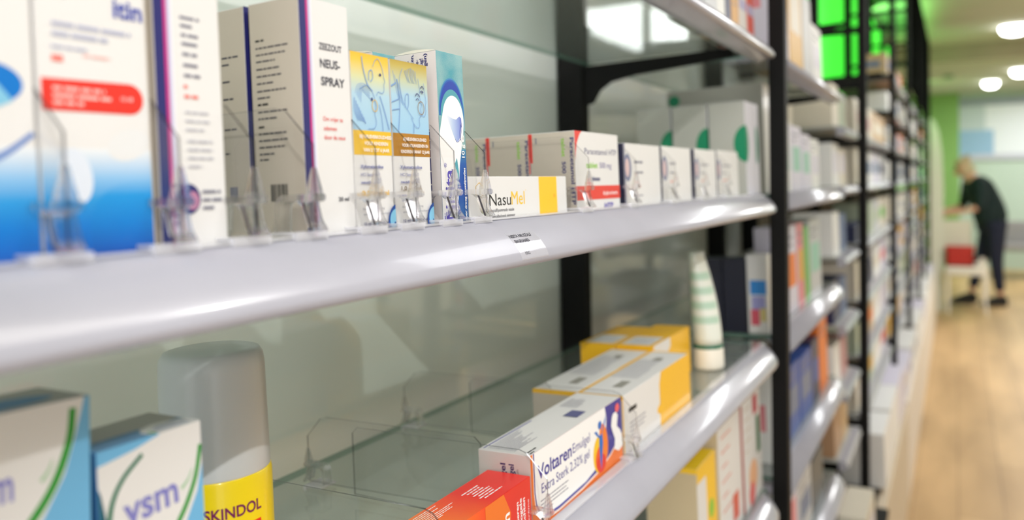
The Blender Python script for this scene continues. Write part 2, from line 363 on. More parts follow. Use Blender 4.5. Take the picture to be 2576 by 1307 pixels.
PROF = [(.010, -.0060), (-.001, -.0060), (-.001, 0.0006), (-.004, 0.0004), (-.010, -.0030), (-.016, -.0075), (-.021, -.0125), (-.0245, -.0175), (-.0262, -.0215), (-.0255, -.0245), (-.022, -.0262), (-.016, -.0272), (-.006, -.0288), (.002, -.0295), (.004, -.027), (.004, -.012), (.010, -.0075)]
def make_shelf(z, s0, s1, label, glass=True, grp=None):
    e = empty('glass_shelf', shelfM(z) @ Matrix.Translation((s0, 0, 0)), label, 'shelf', grp)
    L = s1 - s0
    bm = bmesh.new(); fs = box(bm, 0, L + .018, -.0005, .2485, -.0062, -.0002)
    for i in (0, 1, 2, 3): fs[i].material_index = 1
    obj('glass_plate', bm, [GLASS, GLASSEDGE], e)
    bm = bmesh.new()
    n = len(PROF); secs = [(0, 1.0), (L - .05, 1.0), (L - .03, .97), (L - .014, .86), (L - .004, .62), (L, .35)]
    rings = []
    for x, q in secs:
        rings.append([bm.verts.new((x, (y if y > 0 else y * q), (zz if y > 0 else zz * (.35 + .65 * q)))) for y, zz in PROF])
    for a, b in zip(rings, rings[1:]):
        for i in range(n):
            f_ = bm.faces.new((a[i], b[i], b[(i + 1) % n], a[(i + 1) % n])); f_.smooth = 2 < i < 14
    bm.faces.new(rings[0]); bm.faces.new(list(reversed(rings[-1])))
    bmesh.ops.recalc_face_normals(bm, faces=bm.faces[:])
    obj('front_rail', bm, RAILM, e)
    return e
SH = {}
for i, (z, wd) in enumerate(((Z_UP, 'top'), (Z_MID, 'middle'), (Z_LOW, 'lower'), (Z_4, 'fourth'))):
    SH[i] = make_shelf(z, -0.05, 1.145, {0: 'glass shelf overhead seen from below in the nearest bay', 1: 'glass shelf at eye level with broad white rail, nearest bay', 2: 'glass shelf below eye level holding spray can and gel boxes', 3: 'glass shelf low in the nearest bay under the yellow box'}[i], grp='glass shelves of the nearest bay')
for z, wd in zip(NEARZ[:-1], ORD):
    make_shelf(z, ST[0] + .035, 1.885, f'glass shelf behind the thick black post, {wd} from the top', grp='glass shelves of the second bay')
# clear lips on which the dividers clip
for i in (1, 2):
    bm = bmesh.new(); box(bm, 0, 1.19, -.0050, .0035, .0007, .0019, bev=.0003)
    obj('clear_divider_strip', bm, MILKY, SH[i])

for k in range(1, 7):
    Y0, Y1 = (1.975 if k == 1 else ST[k - 1] + .035), (ST[1] - .10 if k == 1 else ST[k] - .10)
    for j, z in enumerate(FARZ[:-1]):
        if k <= 2 and j < 2: continue
        e = empty('shelf', shelfM(z) @ Matrix.Translation((Y0, 0, 0)), (f'pale shelf in the {BAYWORD[k]} bay away, {ORD[j]} from the top' if k > 1 else f'short pale shelf left of the first slim black post, {ORD[j]} level down'), 'shelf', 'pale shelves of the far bays')
        bm = bmesh.new(); box(bm, 0, Y1 - Y0, 0.004, .247, -.0070, 0); obj('shelf_board', bm, mat('pale_grey_shelf_board', (176, 178, 172), 0.5), e)
        bm = bmesh.new(); prism(bm, [(.004, 0), (-.012, -.004), (-.018, -.014), (-.014, -.022), (.004, -.024)], 'yz', 0, Y1 - Y0); obj('front_rail', bm, RAILM, e)
# back panels and plinths
for k in range(0, 7):
    Y0 = -0.4 if k == 0 else ST[k - 1] - .06; Y1 = ST[k] - .085 if k == 0 else ST[k] - .085
    top = .75 if k < 2 else .40
    bm = bmesh.new(); box(bm, -.545, -.532, Y0, Y1, .06, H0 + top, bev=.001)
    tag(obj('back_panel', bm, PANEL if k < 2 else mat('beige_back_panel', (202, 192, 172), 0.6, noise=0.03)), f'{"glossy grey green" if k < 2 else "matt beige"} back panel closing the {BAYWORD[k]} bay', 'panel', 'back panels of the shelving')
    Y0 = -0.4 if k == 0 else ST[k - 1] + .03; Y1 = ST[k] - .006
    xf = -.17 if k < 2 else -.175
    bm = bmesh.new(); box(bm, -.485, xf, Y0, Y1, .0, H0 - .915, bev=.003)
    for i in (0,): pass
    e = obj('base_plinth', bm, (mat('beige_laminate_plinth', (206, 190, 166), 0.5, noise=0.04, nscale=8) if k < 3 else mat('warm_white_plinth', (226, 216, 204), 0.5))); tag(e, f'beige base plinth under the {BAYWORD[k]} bay', 'plinth', 'plinths of the shelving')
    bm = bmesh.new(); box(bm, -.485, (xf + .005 if k < 2 else -.20), Y0, Y1, H0 - .915, H0 - .900); obj('black_base_deck', bm, BLACKM, e)
for k in range(4, 7):
    bm = bmesh.new(); box(bm, -.232, -.216, ST[k - 1] + .03, ST[k] - .006, H0 + .50, H0 + 1.22, bev=.002)
    tag(obj('header_board', bm, mat('near_black_header_board', (12, 15, 12), 1.0, noise=0.1, spec=0)), f'near black header board topping the {BAYWORD[k]} bay', 'header board', 'dark header boards over the far bays')

# green backlit panels high on the wall behind the shelving
for i, (a, b, z0, z1) in enumerate(((3.45, 6.0, .42, 1.28), (6.3, 8.9, .30, 1.28))):
    e = empty('backlit_panel', Matrix.Translation((-0.598, a, H0 + z0)), ['bright green backlit panel between the first tall posts', 'bright green backlit panel farthest along the left wall'][i], 'light box', 'green backlit wall panels')
    bm = bmesh.new(); box(bm, 0, .012, 0, b - a, 0, z1 - z0); obj('housing', bm, BLACKM, e)
    bm = bmesh.new(); box(bm, .012, .016, .02, b - a - .02, .02, z1 - z0 - .02); obj('diffuser', bm, mat('green_backlit_diffuser', (40, 190, 50), 0.4, emit=(70, 232, 60), es=0.95), e)
    bm = bmesh.new(); lathe(bm, [(.09, 0), (.085, .01)], 30); obj('lamp', bm, mat('mint_lamp', (200, 255, 230), 0.4, emit=(190, 250, 225), es=1.4), e, Matrix.Translation((.016, (.42 if i == 0 else 2.0), .42 if i == 0 else .7)) @ Matrix.Rotation(math.radians(90), 4, 'Y'))
gl = area('green_panel_light', (-0.52, 7.0, 2.35), (0.6, 7.5, 2.65), 0.4, 3.0, 17, (0.3, 1.0, 0.25))
gl2 = area('green_panel_light_far', (-0.45, 11.0, 2.2), (0.1, 13.0, 2.2), 0.3, 0.8, 1.5, (0.35, 1.0, 0.25))

# ================================================================ CARTONS ON THE MIDDLE SHELF
PBLUE = gradmat('blue_wave_print', 'Z', 0, .115, [(0.0, (0, 84, 180)), (.1, (0, 122, 208)), (.17, (40, 152, 220)), (.23, (140, 192, 234)), (.31, (232, 236, 240))])
PBLUE2 = gradmat('deep_blue_wave_print', 'Z', 0, .115, [(0.0, (0, 70, 168)), (.1, (0, 124, 206)), (.18, (20, 148, 220)), (.225, (130, 188, 232))])
a = Carton('medicine_box', 'white box with blue oval and blue foot, cut by the left frame edge', Z_MID, .0850, .1418, .005, .045, .122, group=None)
p = a.front()
p.rect(0, 0, 57, 36, PBLUE); p.ell(43, 54.5, 10.5, 6.4, mat('bright_blue_ink', (0, 118, 205), .4)); p.poly([(30, 52), (40, 59.5), (44, 57), (50.5, 49.5), (46, 47.4), (36, 47.5)], AQUA)
p.curve([(20, 26), (40, 30.5), (48, 34), (56, 40)], 2.6, mat('slate_blue_ink', (110, 140, 200), .4), 1.5); p.words(20, 72, 30, 1, 6, 4, mat('lilac_grey_ink', (196, 196, 210), .5), 3)
a.done()
b = Carton('medicine_box', 'large white box with red rounded bar above a deep blue foot', Z_MID, .1430, .1816, .005, .04, .122)
p = b.front(); W_ = 38.6
p.rect(0, 0, 39, 36, PBLUE)
p.poly([(W_, 0), (W_, 25.5), (32, 25.5), (26, 24.5), (21, 22), (17.5, 18.5), (15.5, 14), (15, 0)], PBLUE2)
p.ell(11, 27, 5.5, 9, mat('milky_white_ink', (222, 230, 242), .4), rot=10); p.ell(30, 37.5, 8, 5, mat('pearl_grey_ink', (228, 229, 230), .4), rot=20)
p.poly([(1.0, 47.6), (30.5, 47.9)] + [(31 + 5.2 * math.cos(math.radians(x)), 53.1 + 5.2 * math.sin(math.radians(x))) for x in range(-90, 91, 15)] + [(1.0, 57.6)], REDINK)
p.words(4.5, 54.2, 20, 3, 2.3, 1.9, mat('soft_pink_ink', (244, 190, 184), .5), 4, full=1); p.text('12-18', 30, 52.4, 2.0, WHITEINK, align='c')
p.words(4.6, 63.2, 9, 1, 2.8, 3.2, PINKTXT, 8, full=1); p.words(15, 65.6, 20, 1, 2, 1.4, mat('blush_ink', (240, 190, 184), .5), 9); p.words(4.6, 67.4, 22, 1, 2, 1.3, mat('blue_grey_ink', (176, 180, 204), .5), 10)
p.words(5, 74.5, 29, 2, 3.2, 2.0, mat('blue_grey_ink', (176, 180, 204), .5), 5, full=1)
p.text('itin', 37, 80.5, 9, mat('strong_blue_ink', (50, 70, 170), .5), bold=True, align='r'); p.text('N', 5, 84, 7, mat('strong_blue_ink', (50, 70, 170)), bold=True)
p.rect(38.0, 0, .6, 122, SHADECARD)
b.done()

def spray_carton(s0, s1, t, h, label, left_bits=True, zout=True):
    c = Carton('nasal_spray_box', label, Z_MID, s0, s1, t, .0304, h, dict(side=SHADECARD), group='nasal spray boxes with navy edge')
    p = c.front(); w = (s1 - s0) * 1000
    p.rect(0, 0, 4.1, h * 1000, NAVY); p.rect(4.1, 0, 1.3, h * 1000, MAGENTA)
    p.rect(5.4, 0, 2.4, h * 1000, gradmat('lavender_fade_print', 'X', .0054, .0078, [(0, (176, 170, 214)), (1, (244, 244, 248))]), nseg=1)
    return c, p, w
c, p, w = spray_carton(.1846, .2134, .005, .1055, 'tall nasal spray box with navy stripe, beside the red barred box')
for i, (l, y) in enumerate(((12, 84.6), (14, 81.6), (11, 78.2), (9, 75.0), (10, 71.2), (13, 67.2), (12, 63.4))): p.words(11 + i * .15, y, l, 1, 3, 1.7, GREYTXT, 20 + i, full=1)
p.words(11.5, 59.2, 6, 1, 3.4, 1.9, PINKTXT, 31, full=1); p.words(11.5, 55.6, 12, 1, 3.4, 1.9, PINKTXT, 30, full=1); p.words(11.6, 50, 12, 3, 3.2, 1.2, mat('light_grey_ink', (186, 186, 196), .5), 32, full=1); p.words(12, 39.4, 12, 4, 3.1, 1.2, mat('light_grey_ink', (186, 186, 196)), 33, full=1)
p.ell(11.4, 18.6, 5.2, 5.6, NAVY); p.ell(13.0, 18.0, 2.9, 3.4, mat('dusty_rose_ink', (190, 130, 160), .4)); p.words(17.5, 20.6, 9, 3, 3.0, 1.7, GREYTXT, 35, full=1)
c.done()
c, p, w = spray_carton(.2568, .2884, .005, .1055, 'tall nasal spray box reading NEUS-SPRAY in navy letters')
p.text('ZEEZOUT', 11.5, 83.6, 4.1, DARKTXT, 15, True); p.text('NEUS-', 11.8, 75.6, 5.4, DARKTXT, 13.2, True); p.text('SPRAY', 12.0, 67.6, 5.4, DARKTXT, 15.6, True)
p.text('Om vrijer te', 12.2, 51.6, 2.9, REDINK, 13); p.text('ademen', 12.4, 47.4, 2.9, REDINK, 8.5); p.text('door de neus', 12.4, 43.4, 2.9, REDINK, 14)
p.text('20 ml', 20, 15.5, 2.6, DARKTXT, 7, True)
q = c.side(); SD = 30.4
q.words(3.6, 88, 12, 1, 3, 1.5, BLACKTXT, 41, full=1); q.words(3.6, 84.8, 23, 3, 3.0, 1.1, DARKTXT, 42); q.words(3.6, 75.4, 18, 3, 3.2, 1.1, DARKTXT, 43); q.words(3.6, 65.6, 22, 2, 3.0, 1.1, DARKTXT, 44)
q.words(3.6, 59.5, 16, 1, 3, 1.5, BLACKTXT, 45, full=1); q.words(3.6, 56.3, 20, 2, 3.0, 1.1, DARKTXT, 46); q.words(3.6, 49.5, 8, 1, 3, 1.4, BLACKTXT, 47, full=1); q.words(3.6, 46.5, 20, 4, 3.0, 1.1, DARKTXT, 48); q.words(3.6, 35, 18, 1, 3.0, 1.1, DARKTXT, 49, full=1)
R = random.Random(5); x = 9.5
while x < 19.5:
    bw = R.choice((.18, .3, .45)); q.rect(x, 16.5, bw, 7.6, BLACKTXT, True); x += bw + R.choice((.18, .25, .4))
c.done()
c, p, w = spray_carton(.2568, .2884, .0385, .1055, 'nasal spray box standing behind the NEUS-SPRAY one, navy edge in shade')
q = c.side()
q.words(15, 83, 12, 2, 3.2, 1.3, DARKTXT, 51, full=1); q.words(15, 72, 7, 1, 3, 1.3, DARKTXT, 52, full=1); q.words(15, 64, 11, 1, 3, 1.3, DARKTXT, 53, full=1); q.words(15, 50, 12, 1, 3, 1.3, DARKTXT, 54, full=1); q.words(15, 39, 9, 1, 3, 1.3, DARKTXT, 55, full=1); q.rect(17, 17, 5, 7, GREYTXT)
c.done()

SKY_F = gradmat('yellow_to_blue_print', 'Z', .050, .0857, [(0, (165, 205, 232)), (.45, (178, 212, 230)), (.68, (216, 218, 170)), (.9, (236, 200, 70)), (1, (238, 190, 40))])
SKY_G = gradmat('ochre_to_blue_print', 'Z', .050, .0860, [(0, (160, 205, 235)), (.5, (172, 210, 232)), (.72, (198, 206, 170)), (.92, (196, 176, 84)), (1, (186, 158, 50))])
def drops_carton(s0, s1, sky, band, label, kids):
    c = Carton('nose_drops_box', label, Z_MID, s0, s1, .005, .030, .0857, group='nose drops boxes with face drawings'); p = c.front(); w = (s1 - s0) * 1000; g = w / 32.0
    p.rect(0, 48.6, w, 37.2, sky); p.rect(0, 37.0, w, 11.7, band)
    def cv(pts, t=.35, t1=None, m=SKETCH): p.curve([(x * g, y) for x, y in pts], t, m, t1, 6)
    if kids:
        for k in range(5): cv([(3 + k, 66 - k), (5 + k * .8, 70 - k * .6), (10, 71 - k), (15, 69 - k * 1.2)], .3)
        for k in range(7): cv([(2 + k * 1.1, 64 - k * 1.5), (1.6 + k * 1.4, 58 - k), (4 + k, 53)], .55, .2)
        cv([(9, 84), (10, 78), (13, 71), (17, 68)], .6); cv([(18, 80), (20, 83), (23, 84), (26, 80), (27, 76), (28, 73.5), (27, 72), (27, 69), (25, 67.5), (22, 68), (20, 66)], .32)
        cv([(14, 73), (14.5, 77), (17, 78), (17.5, 74.5), (15.5, 72.5)], .5); p.ell(24 * g, 76.5, .8, .7, NAVY); p.ell(16 * g, 64, .7, .8, NAVY)
        cv([(23, 66), (26, 60), (30, 50)], .55); cv([(22, 62), (24, 55), (24.5, 49)], .4); cv([(6, 68), (12, 70.5), (17, 67), (19, 61), (18, 57), (19, 53), (17, 50), (12, 49.6)], .35)
        ring = (18.2 * g, 61.0)
    else:
        for k in range(4): cv([(2 + k * 1.5, 80 - k * 2), (4 + k, 72), (6 + k * 1.2, 66 - k)], .3)
        for k in range(8): cv([(12 + k * 1.3, 83 - abs(k - 4) * .5), (12.6 + k * 1.25, 79 - (k % 3)), (14.5 + k * 1.1, 75)], .35, .15)
        cv([(0, 72), (4, 74)], .8); cv([(0, 64), (6, 66)], .5); cv([(0, 60), (6, 61)], .4); cv([(5, 76), (6.5, 66), (6, 58), (4.5, 49)], .5); cv([(10, 82), (7, 76), (9, 66), (14, 60), (18, 56.5)], .28)
        cv([(11, 62), (11.5, 68), (14, 69), (14, 64), (12.5, 61)], .4); cv([(23, 78), (24.3, 72), (23.8, 69), (25.5, 64.5), (24.5, 62), (25, 59), (23, 57), (23, 53.5), (21.5, 52), (18.5, 53.5), (16, 57)], .3)
        cv([(28, 76), (29, 70), (29.8, 66), (29, 64.5), (29.2, 61), (27.8, 58.5), (25.5, 59)], .3); cv([(18, 54), (17.5, 49)], .45)
        cv([(24.8, 73), (26.5, 74.2), (28, 72.8)], .5, m=NAVY); cv([(24.5, 71), (26, 71.8), (27.5, 71)], .45, m=NAVY); p.ell(26.3 * g, 70.9, .55, .5, NAVY); cv([(20, 68.5), (21.5, 70), (24, 68.5)], .5, m=NAVY); cv([(20.4, 66.6), (21.8, 67.4), (23.2, 66.4)], .45, m=NAVY)
        ring = (24.6 * g, 62.6)
    rr = (2.0, 2.8) if kids else (2.7, 3.4)
    p.line([(ring[0] + rr[0] * math.cos(math.radians(x)), ring[1] + rr[1] * math.sin(math.radians(x))) for x in range(0, 361, 15)], .4, GOLDINK if kids else mat('brown_ring_ink', (150, 116, 80), .4))
    L = ('BIJ NEUSVERKOUDHEID', 'VOOR KINDEREN', 'VAN 2 TOT 6 JAAR') if kids else ('BIJ NEUSVERKOUDHEID', 'VOOR VOLWASSENEN EN', 'KINDEREN VANAF 12 JAAR')
    for i, t in enumerate(L): p.text(t, w * .56, 45.0 - i * 3.2, 2.3, WHITEINK, (20.5, 23, 25.5)[i] * g if not kids else (27, 20, 22)[i] * g, True, align='c')
    blue = mat('soft_navy_ink', (88, 96, 160), .5)
    p.text('Xylometazoline', 4 * g, 30.6, 2.4, blue, 19 * g, True); p.text('HCl Sanaplex®', 4 * g, 26.8, 2.3, blue, 16 * g, False); p.text('neusdruppels', 4 * g, 23.2, 2.1, blue, 16 * g, True)
    if kids: p.text('0,5 mg/ml', 4 * g, 17.6, 3.3, GOLDINK, 23 * g, True)
    else:
        p.text('1,0 mg/ml,', 4.2 * g, 19.6, 3.0, mat('bronze_ink', (120, 98, 70), .5), 18 * g, True); p.text('neusdruppels,', 4.2 * g, 16.6, 1.9, blue, 16 * g); p.text('oplossing', 4.2 * g, 14.0, 1.8, blue, 9 * g)
    p.text('Een ml bevat ' + ('0,5' if kids else '1') + ' mg', 4.4 * g, 10.8, 1.5, GREYTXT, 18 * g); p.text('xylometazolinehydrochloride', 4.4 * g, 8.2, 1.5, GREYTXT, 24 * g); p.text('10 ml neusdruppels.', 4.6 * g, 3.6, 1.9, NAVY, 23 * g, True)
    p.ell(w + 2.0, 3.6, 8.0, 9.5, mat('logo_blue_ink', (10, 70, 150), .4)); p.ell(w + 1.4, 5.2, 6.0, 5.6, AQUA); p.rect(w - 5.5, 0, 5.5, .9, mat('logo_blue_ink', (10, 70, 150))); p.ell(w - .8, 3.6, .6, .6, mat('logo_blue_ink', (10, 70, 150)))
    t = c.top(); t.rect(0, 0, w, 30, mat('pale_card_top', (236, 232, 214), .5))
    c.done(); return c
drops_carton(.2890, .3176, SKY_F, YELLOWB, 'nose drops box with bright yellow band reading 0,5 mg/ml', True)
drops_carton(.3190, .3505, SKY_G, OCHRE, 'nose drops box with ochre brown band reading 1,0 mg/ml', False)

def teal():
    m = bpy.data.materials.new('shimmering_teal_foil_print'); m.use_nodes = True; nt = m.node_tree; b = nt.nodes['Principled BSDF']
    tc = nt.nodes.new('ShaderNodeTexCoord'); n = nt.nodes.new('ShaderNodeTexNoise'); n.inputs['Scale'].default_value = 55; n.inputs['Detail'].default_value = 2
    n2 = nt.nodes.new('ShaderNodeTexNoise'); n2.inputs['Scale'].default_value = 2500; ad = nt.nodes.new('ShaderNodeMath'); ad.operation = 'MULTIPLY_ADD'; ad.inputs[1].default_value = .35
    cr = nt.nodes.new('ShaderNodeValToRGB'); cr.color_ramp.elements[0].position = .45; cr.color_ramp.elements[0].color = rgb(70, 160, 178); cr.color_ramp.elements[1].position = .95; cr.color_ramp.elements[1].color = rgb(170, 204, 202)
    L = nt.links.new; L(tc.outputs['Object'], n.inputs[0]); L(tc.outputs['Object'], n2.inputs[0]); L(n2.outputs['Fac'], ad.inputs[0]); L(n.outputs['Fac'], ad.inputs[2]); L(ad.outputs[0], cr.inputs[0]); L(cr.outputs[0], b.inputs['Base Color'])
    b.inputs['Roughness'].default_value = .35; b.inputs['Metallic'].default_value = .25
    return m
TEAL = teal(); DTEAL = gradmat('teal_to_royal_print', 'Z', .0, .045, [(0, (0, 90, 150)), (.45, (0, 70, 165)), (.75, (0, 84, 168)), (1, (60, 150, 178))])
def nisita(s0, t, rot, label, full):
    w = .0262; c = Carton('nasal_ointment_box', label, Z_MID, s0, s0 + w, t, .0285, .0955, dict(side=mat('mauve_white_card', (226, 218, 216), .5)), group='teal nasal ointment boxes', rot=rot)
    p = c.front(); W = w * 1000
    p.rect(0, 0, W, 95.5, TEAL)
    if full:
        p.rect(0, 0, W, 42, DTEAL)
        soft = [mat('arch_blue_a', (60, 140, 186), .4), mat('arch_blue_b', (20, 90, 180), .4), mat('arch_blue_c', (10, 60, 170), .4)]
        for i, (rx, ry) in enumerate(((12.8, 19.6), (12.2, 18.8), (11.4, 17.8))): p.ell(13.2, 62, rx, ry, soft[i], n=40)
        p.ell(13.4, 59, 11.6, 16.2, mat('arch_teal', (76, 160, 176), .4), n=40)
        p.rect(0, 30, 3.0, 30, TEAL)
        leaf = [(0, 0), (0, 50)] + [(2 + 0, 56)] + [(14.2 + 10.6 * math.cos(math.radians(x)), 58 + 13.8 * math.sin(math.radians(x))) for x in range(158, -11, -8)] + [(23.6, 50), (21.4, 42), (19.0, 33), (17.6, 24), (15.8, 12), (13.6, 0)]
        p.poly(leaf, WHITEINK)
        NB = gradmat('nose_shade_print', 'X', .006, .0225, [(0, (246, 248, 252)), (.45, (186, 206, 238)), (.8, (140, 160, 222)), (1, (100, 110, 200))])
        p.poly([(7, 60.5), (9.5, 60.2), (13, 59), (17, 58.6), (20.5, 60.6), (22.3, 59.6), (22.5, 57), (21.6, 52.6), (20.6, 48.8), (18.5, 46.4), (16.6, 46.0), (14.4, 48.6), (12, 52.6), (9.5, 57)], NB)
        p.curve([(20.9, 47.0), (20.4, 49.5), (20.6, 52.5), (21.8, 56), (22.2, 54.5)], .5, mat('nostril_blue_ink', (40, 46, 150), .4), .3)
        p.curve([(15.2, 47.6), (17.3, 45.9), (20.2, 47.6), (22.0, 52.5), (22.6, 56.8)], .25, mat('nostril_blue_ink', (40, 46, 150)))
        p.text('Nisita', 11.6, 2.5, 12.0, PURPLE, 28, True, rot=90); p.text('®', 5.4, 31.5, 3.4, PURPLE, rot=90)
        for i in range(3): p.words(2.2 + i * 1.8, 2.5, 9, 1, 2, 1.3, PURPLE, 60 + i, rot=90, full=1)
        p.poly([(13.8, 34), (14.8, 26), (15.6, 20), (17.2, 20), (17.4, 29), (16, 37)], mat('arch_teal', (76, 160, 176)))
        p.text('10 g', 24.0, 37.2, 4.0, WHITEINK, 7.6, True, rot=90); p.text('e', 24.0, 46, 5.6, WHITEINK, 4.0, True, rot=90)
        p.text('voor droog neusslijmvlies', 23.9, 1.5, 2.8, WHITEINK, 30, True, rot=90)
        q = c.side()
        for i, (t_, y) in enumerate((('op-', 10.5), ('(ken,', 13.5), ('ke-', 16.7), ('ug!', 19.6), ('gen)', 22.3))): q.text(t_, y, 87.4 + (.4 if i % 2 else 0), 3.0, NAVY, 7 if len(t_) > 3 else 4.2, rot=90, bold=True)
        q.words(9, 20, 60, 5, 0.001, 1.6, NAVY, 66, rot=90) if False else None
        for i in range(5): q.words(10.5 + 3 * i, 12, 60, 1, 3, 1.6, NAVY, 70 + i, rot=90, full=1)
    t = c.top(); t.rect(0, 0, W, 28.5, WHITE)
    o = c.done()
    # bulging tuck flap
    bm = bmesh.new(); n = 12
    lo = []; hi = []
    for i in range(n + 1):
        y = .0285 * i / n; z = .0956 + .0016 * math.sin(math.pi * min(1, i / n)) ** .8
        lo.append((y, .0955)); hi.append((y, z))
    prism(bm, lo[::-1] + hi, 'yz', .0004, w - .0002); obj('tuck_flap', bm, mat('cream_card', (232, 228, 214), .5), o)
    return o
nisita(.3594, .0045, 0, 'teal nasal ointment box with nose drawing and 10 g mark', True)
nisita(.3400, .0325, 0, 'teal ointment box mostly hidden behind the two nose drops boxes', False)

# NasuMel lying on its side, rounded right end
e = Carton('nasal_ointment_box', 'flat lying white box with yellow block, right of the teal box', Z_MID, .3872, .5217, .005, .026, .0266, bev=0)
bm = bmesh.new()
pts = [(0, 0)] + [(.1345 - .004 + .004 * math.sin(math.radians(a_)), .004 - .004 * math.cos(math.radians(a_))) for a_ in range(0, 91, 15)] + [(.1345, .026), (0, .026)]
prism(bm, pts, 'xy', 0, .0266); bmesh.ops.bevel(bm, geom=[ed for ed in bm.edges if abs(ed.verts[0].co.z - ed.verts[1].co.z) < 1e-6], offset=.0004, segments=1, affect='EDGES'); bm.to_mesh(e.o.data); bm.free()
p = e.front()
p.rect(88.6, .2, 27.2, 26.2, YELLOW); p.ell(111.4, 13.2, 1.6, 1.5, mat('amber_ink', (240, 176, 10), .4))
p.text('Nasu', 23, 8.8, 10.6, BLACKTXT, 26.5); p.text('Mel', 50.2, 8.8, 12.2, YELLOW, 17.5); p.text('°', 69, 16, 3, YELLOW)
p.text('neuszalf/pommade nasale', 22, 5.0, 2.9, DARKTXT, 31); p.text('Nasensalbe/nasal ointment', 22, 1.4, 2.9, DARKTXT, 32)
for cx, cy, r in ((12, 18.4, 4.6), (17.5, 8.4, 4.6)): p.line([(cx + r * math.cos(math.radians(30 + 60 * k)), cy + r * math.sin(math.radians(30 + 60 * k))) for k in range(7)], .35, GOLDINK)
e.done()

# paracetamol boxes, one row four deep
for i in range(4):
    c = Carton('paracetamol_box', ['white paracetamol box with red band, front of its row', 'paracetamol box directly behind the one with the red band', 'third paracetamol box back in its row behind the flat box', 'rearmost paracetamol box seen through the clear divider'][i], Z_MID, .5366, .6222, .005 + .0378 * i, .0372, .0605, dict(side=SHADECARD, top=mat('cream_white_card', (238, 236, 226), .5)), group='paracetamol boxes in a row')
    p = c.front()
    p.poly([(0, 60.5), (0, 38), (1.2, 44), (4, 52), (9, 58), (13, 60.5)], REDINK)
    p.text('Paracetamol HTP', 17, 43.5, 6.6, NAVY, 64); p.text('tablet', 19, 33, 6, LIME, 22, True); p.text('500 mg', 45, 33, 6.4, mat('violet_grey_ink', (110, 104, 160), .5), 24); p.text('50 tabletten', 19, 23, 5, NAVY, 26, True); p.words(19, 16.5, 36, 1, 3, 1.2, GREYTXT, 80)
    p.rect(0, 0 + 3.6 + 5, 85.6, 10.6, REDINK); p.rect(0, 19.2, 85.6, 2.6, PINKTXT) if False else None
    p.text('bij pijn en koorts', 80, 12, 4.0, WHITEINK, 30, True, align='r'); p.text('HTP', 52, 1.2, 6, PURPLE, 18, True)
    q = c.side()
    q.text('Paracetamol HTP', 33.2, 55.5, 4.6, NAVY, 50, True, rot=-90); q.text('tablet', 26.2, 55.5, 4.4, LIME, 14, True, rot=-90); q.text('500 mg', 26.2, 38, 4.4, NAVY, 18, True, rot=-90); q.words(4.5, 57, 16, 1, 3, 1.6, GREYTXT, 82, rot=-90, full=1)
    q.rect(36.2, 30, 1.0, 30, REDINK) if i else None
    if i < 3: q.rect(0.1, 38, 1.6, 22, REDINK)
    c.done()

# four small white boxes with navy edge
for i, (a0, a1) in enumerate(((.6375, .7313), (.7372, .8318), (.8466, .9331), (.9385, 1.0406))):
    h = (.0550, .0556, .0562, .0573)[i]
    c = Carton('medicine_box', 'low white box with navy end, ' + ['next to the paracetamol boxes', 'second of the four past the paracetamol', 'third of the four past the paracetamol', 'last of the four before the bracket end'][i], Z_MID, a0, a1, .006, .05, h, dict(side=mat('navy_box_end', (34, 36, 70), .45)), group='low white boxes with navy ends')
    p = c.front(); H = h * 1000
    p.ell(8, 34, 9, 12, mat('grey_blue_disc_ink', (120, 128, 160), .5)); p.ell(7, 34, 5, 8, mat('pink_disc_ink', (226, 196, 196), .5)); p.rect(0, 0, 2, H, NAVY) if i == 0 else None
    p.words(24, 38, 62, 1, 4, 3.2, GREYTXT, 90 + i, full=1); p.words(24, 29, 34, 1, 4, 2.8, GREYTXT, 95 + i, full=1); p.words(24, 20.5, 30, 1, 4, 2.2, PINKTXT, 100 + i, full=1); p.words(24, 9, 20, 2, 4, 1.5, GREYTXT, 105 + i, full=1)
    c.done()

# tall grey-white boxes with a green disc, three deep
for i in range(3):
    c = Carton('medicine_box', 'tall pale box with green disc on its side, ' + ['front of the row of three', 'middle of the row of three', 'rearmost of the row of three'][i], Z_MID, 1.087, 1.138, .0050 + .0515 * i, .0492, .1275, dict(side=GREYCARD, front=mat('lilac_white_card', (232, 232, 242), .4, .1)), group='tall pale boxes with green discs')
    q = c.side(); q.ell(50.5, 70, 17.5, 25, GREEN, n=40)
    p = c.front(); p.ell(0, 70, 15, 25, GREEN, n=40)
    c.done()
c = Carton('medicine_box', 'slim white box with green stripe beside the black post', Z_MID, 1.146, 1.166, .005, .05, .128, dict(front=mat('lilac_white_card', (232, 232, 242))), group=None); p = c.front(); p.ell(6, 70, 9, 27, GREEN); c.done()
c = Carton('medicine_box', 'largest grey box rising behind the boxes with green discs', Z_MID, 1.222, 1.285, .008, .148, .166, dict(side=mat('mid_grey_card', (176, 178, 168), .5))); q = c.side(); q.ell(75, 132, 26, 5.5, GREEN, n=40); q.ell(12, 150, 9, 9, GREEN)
c.front().rect(0, 0, 63, 166, WHITE); c.done()

